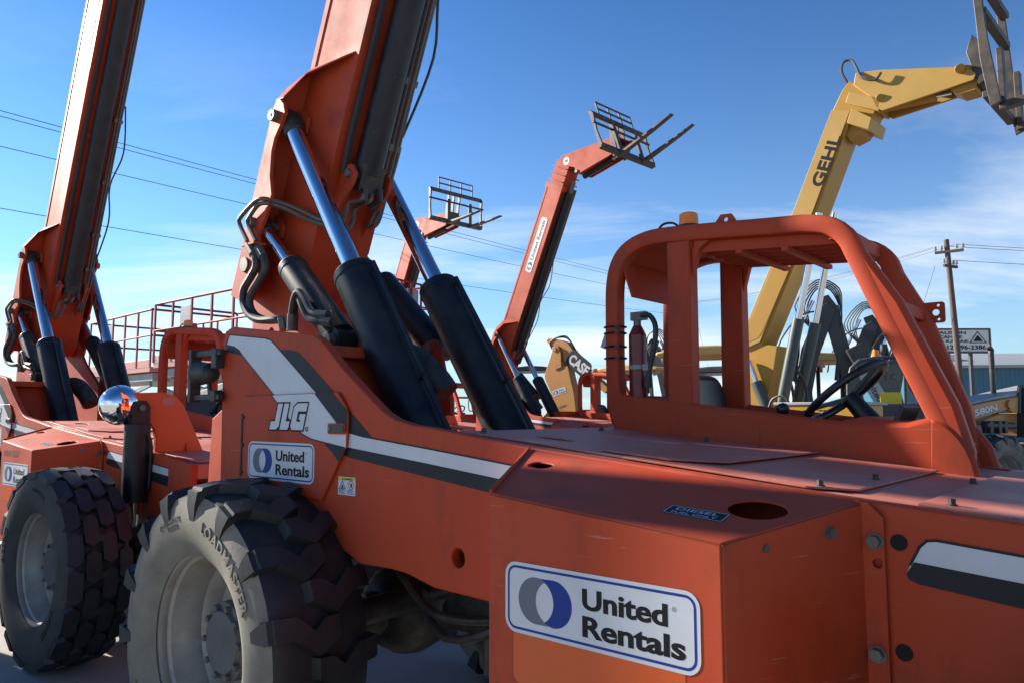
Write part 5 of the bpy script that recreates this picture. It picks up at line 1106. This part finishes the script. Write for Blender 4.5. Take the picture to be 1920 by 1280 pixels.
_, pts2 = pole('wooden utility pole hidden behind the red cab post, arms showing', (p2.x, p2.y), at_depth(1272, 540, 55).z, [(at_depth(1272, 550, 55).z, 1, -.15, 1.0), (at_depth(1272, 575, 55).z, 1, -.15, 1.05)])
pd = at_depth(1333, 760, 110.0)
_, pts3 = pole('small far-off wooden pole seen through the open cab', (pd.x, pd.y), at_depth(1333, 728, 110).z + .5, [(at_depth(1333, 733, 110).z, 1, 0, .8)])
for i, (x0, y0, yr, sg) in enumerate(((0, 191, 497, .0), (0, 200, 503, .0), (0, 253, 522, .1), (0, 363, 556, .3))):
    b = at_depth(1272, {0: 540, 1: 545, 2: 560, 3: 590}[i], 55.0); a = at_depth(x0, y0, 20.0); e = b + (a - b) * 1.9
    e.z = a.z + (a.z - b.z) * .35
    wire(['thin overhead line, topmost over the parked booms', 'thin overhead line just under the topmost one', 'thin overhead line in the middle, over the scissor lifts', 'lowest thin overhead line crossing behind the chrome rams'][i], b, e, .5 + sg, .011)
for i, k in enumerate((0, 1, 2)):
    wire(['upper', 'middle', 'lower'][i] + ' thin overhead line from the sign pole to the pole behind the cab', ptsR[k], pts2[min(i + 4, len(pts2) - 1)], .5, .009)
for i, k in enumerate((1, 2, 6)):
    q = ptsR[k]; wire(['highest', 'second', 'lowest'][i] + ' thin overhead line leading from the sign pole past the building', q, q + Vector((30, 2.0, -.2)), .3, .011)
for i in (0, 3): wire(('nearer' if i else 'farther') + ' thin overhead line from the pole behind the cab to the far-off pole', pts2[i], pts3[i], .8, .012)
g0 = ptsR[4] - Vector((.4, 0, .3)); o = obj('guy_wire', MB().cyl(g0, at_depth(1722, 600, 33.0), .012, n=5), [GREYS]); tag(o, 'taut pale guy wire slanting down from the sign pole', 'wire')
# sign
VS = Veh(tuple(at_depth(1810, 640, 36.0)[:2]), 0.0)
s0 = [at_depth(x, y, 36.0) for x, y in ((1760, 661), (1860, 655), (1857, 613), (1760, 618))]
TS = empty('sign', (s0[0].x, 36.0, 0)); tag(TS, 'white two-post shop sign board with black lettering and phone number', 'sign')
sw = s0[1].x - s0[0].x; sb = s0[0].z; sh_ = s0[3].z - s0[0].z
tilt = Matrix.Rotation(-math.atan2(s0[0].z - s0[1].z, sw) * -1, 4, 'Y')
obj('sign_board', lambda: MB().box(0, sw, 0, .25, sb + .04, sb + sh_ + .04), [SIGNW], TS, .01)
m = MB(); m.prism([(-.05, sb - .01), (sw + .05, sb - .01), (sw + .05, sb + sh_ + .09), (-.05, sb + sh_ + .09)], 'y', -.05, .20, holes=[[(.03, sb + .07), (sw - .03, sb + .07), (sw - .03, sb + sh_ + .01), (.03, sb + sh_ + .01)]]); obj('sign_frame', m, [CHAR], TS, .01)
f = Flat()
for s_, x0, x1, y0, h_ in (('AUSTIN', .12, 1.45, .86, .14), ('CANOE', .12, 1.25, .66, .14), ('& KAYAK', .12, 1.6, .46, .14), ('512-396-2386', .25, 2.4, .14, .2)): f.text(fit_text(s_, x0 * sw / 2.6, x1 * sw / 2.6, y0 * sh_ / 1.1, h_ * sh_ / 1.1, .025), 0, 0)
f.stroke([(1.62 * sw / 2.6, .46 * sh_ / 1.1), (2.42 * sw / 2.6, .46 * sh_ / 1.1), (2.02 * sw / 2.6, .98 * sh_ / 1.1)], .04, 0, 0); f.poly([(1.78 * sw / 2.6, .52 * sh_ / 1.1), (2.26 * sw / 2.6, .52 * sh_ / 1.1), (2.02 * sw / 2.6, .82 * sh_ / 1.1)], 0, 0)
Flat.L = .004
place(obj('sign_lettering', f, [INK], TS, smooth=False), (0, -.012, sb + .04), (1, 0, 0), (0, 0, 1))
m = MB(); m.box(sw * .2, sw * .2 + .15, .05, .2, 0, sb); m.box(sw * .62, sw * .62 + .15, .05, .2, 0, sb + .02); obj('sign_post', m, [CHAR], TS, .01)
# building
bl = at_depth(1700, 700, 46.0); brr = at_depth(2150, 700, 44.0); ze = at_depth(1800, 686, 45.5).z
TBd = empty('metal_building', (bl.x, bl.y, 0), math.atan2(brr.y - bl.y, brr.x - bl.x)); tag(TBd, 'low blue metal building with ribbed siding and pale roof edge', 'building')
BL = (brr - bl).length
m = MB(); m.box(0, BL, .05, 12, 0, ze - .1); obj('wall', m, [BLUEB], TBd)
k = int(BL / .5)
for i in range(k): obj('siding_rib', lambda: MB().prism([(-.10, 0.05), (-.05, 0.0), (.05, 0.0), (.10, 0.05)], 'z', 0, 1.0), [BLUEB], TBd, 0, (.25 + i * .5, 0, 0), key='rib').scale = (1, 1, ze - .12)
m = MB(); m.prism([(-.3, ze - .12), (-.3, ze + .05), (6, ze + 1.2), (12.3, ze + .05), (12.3, ze - .12)], 'x', -.3, BL + .3); obj('roof', m, [GREYS], TBd, .02)
m = MB(); m.box(1.6, 3.9, 2.0, 4.0, ze + .3, ze + .85); obj('roof_unit', m, [SIGNW], TBd, .03)
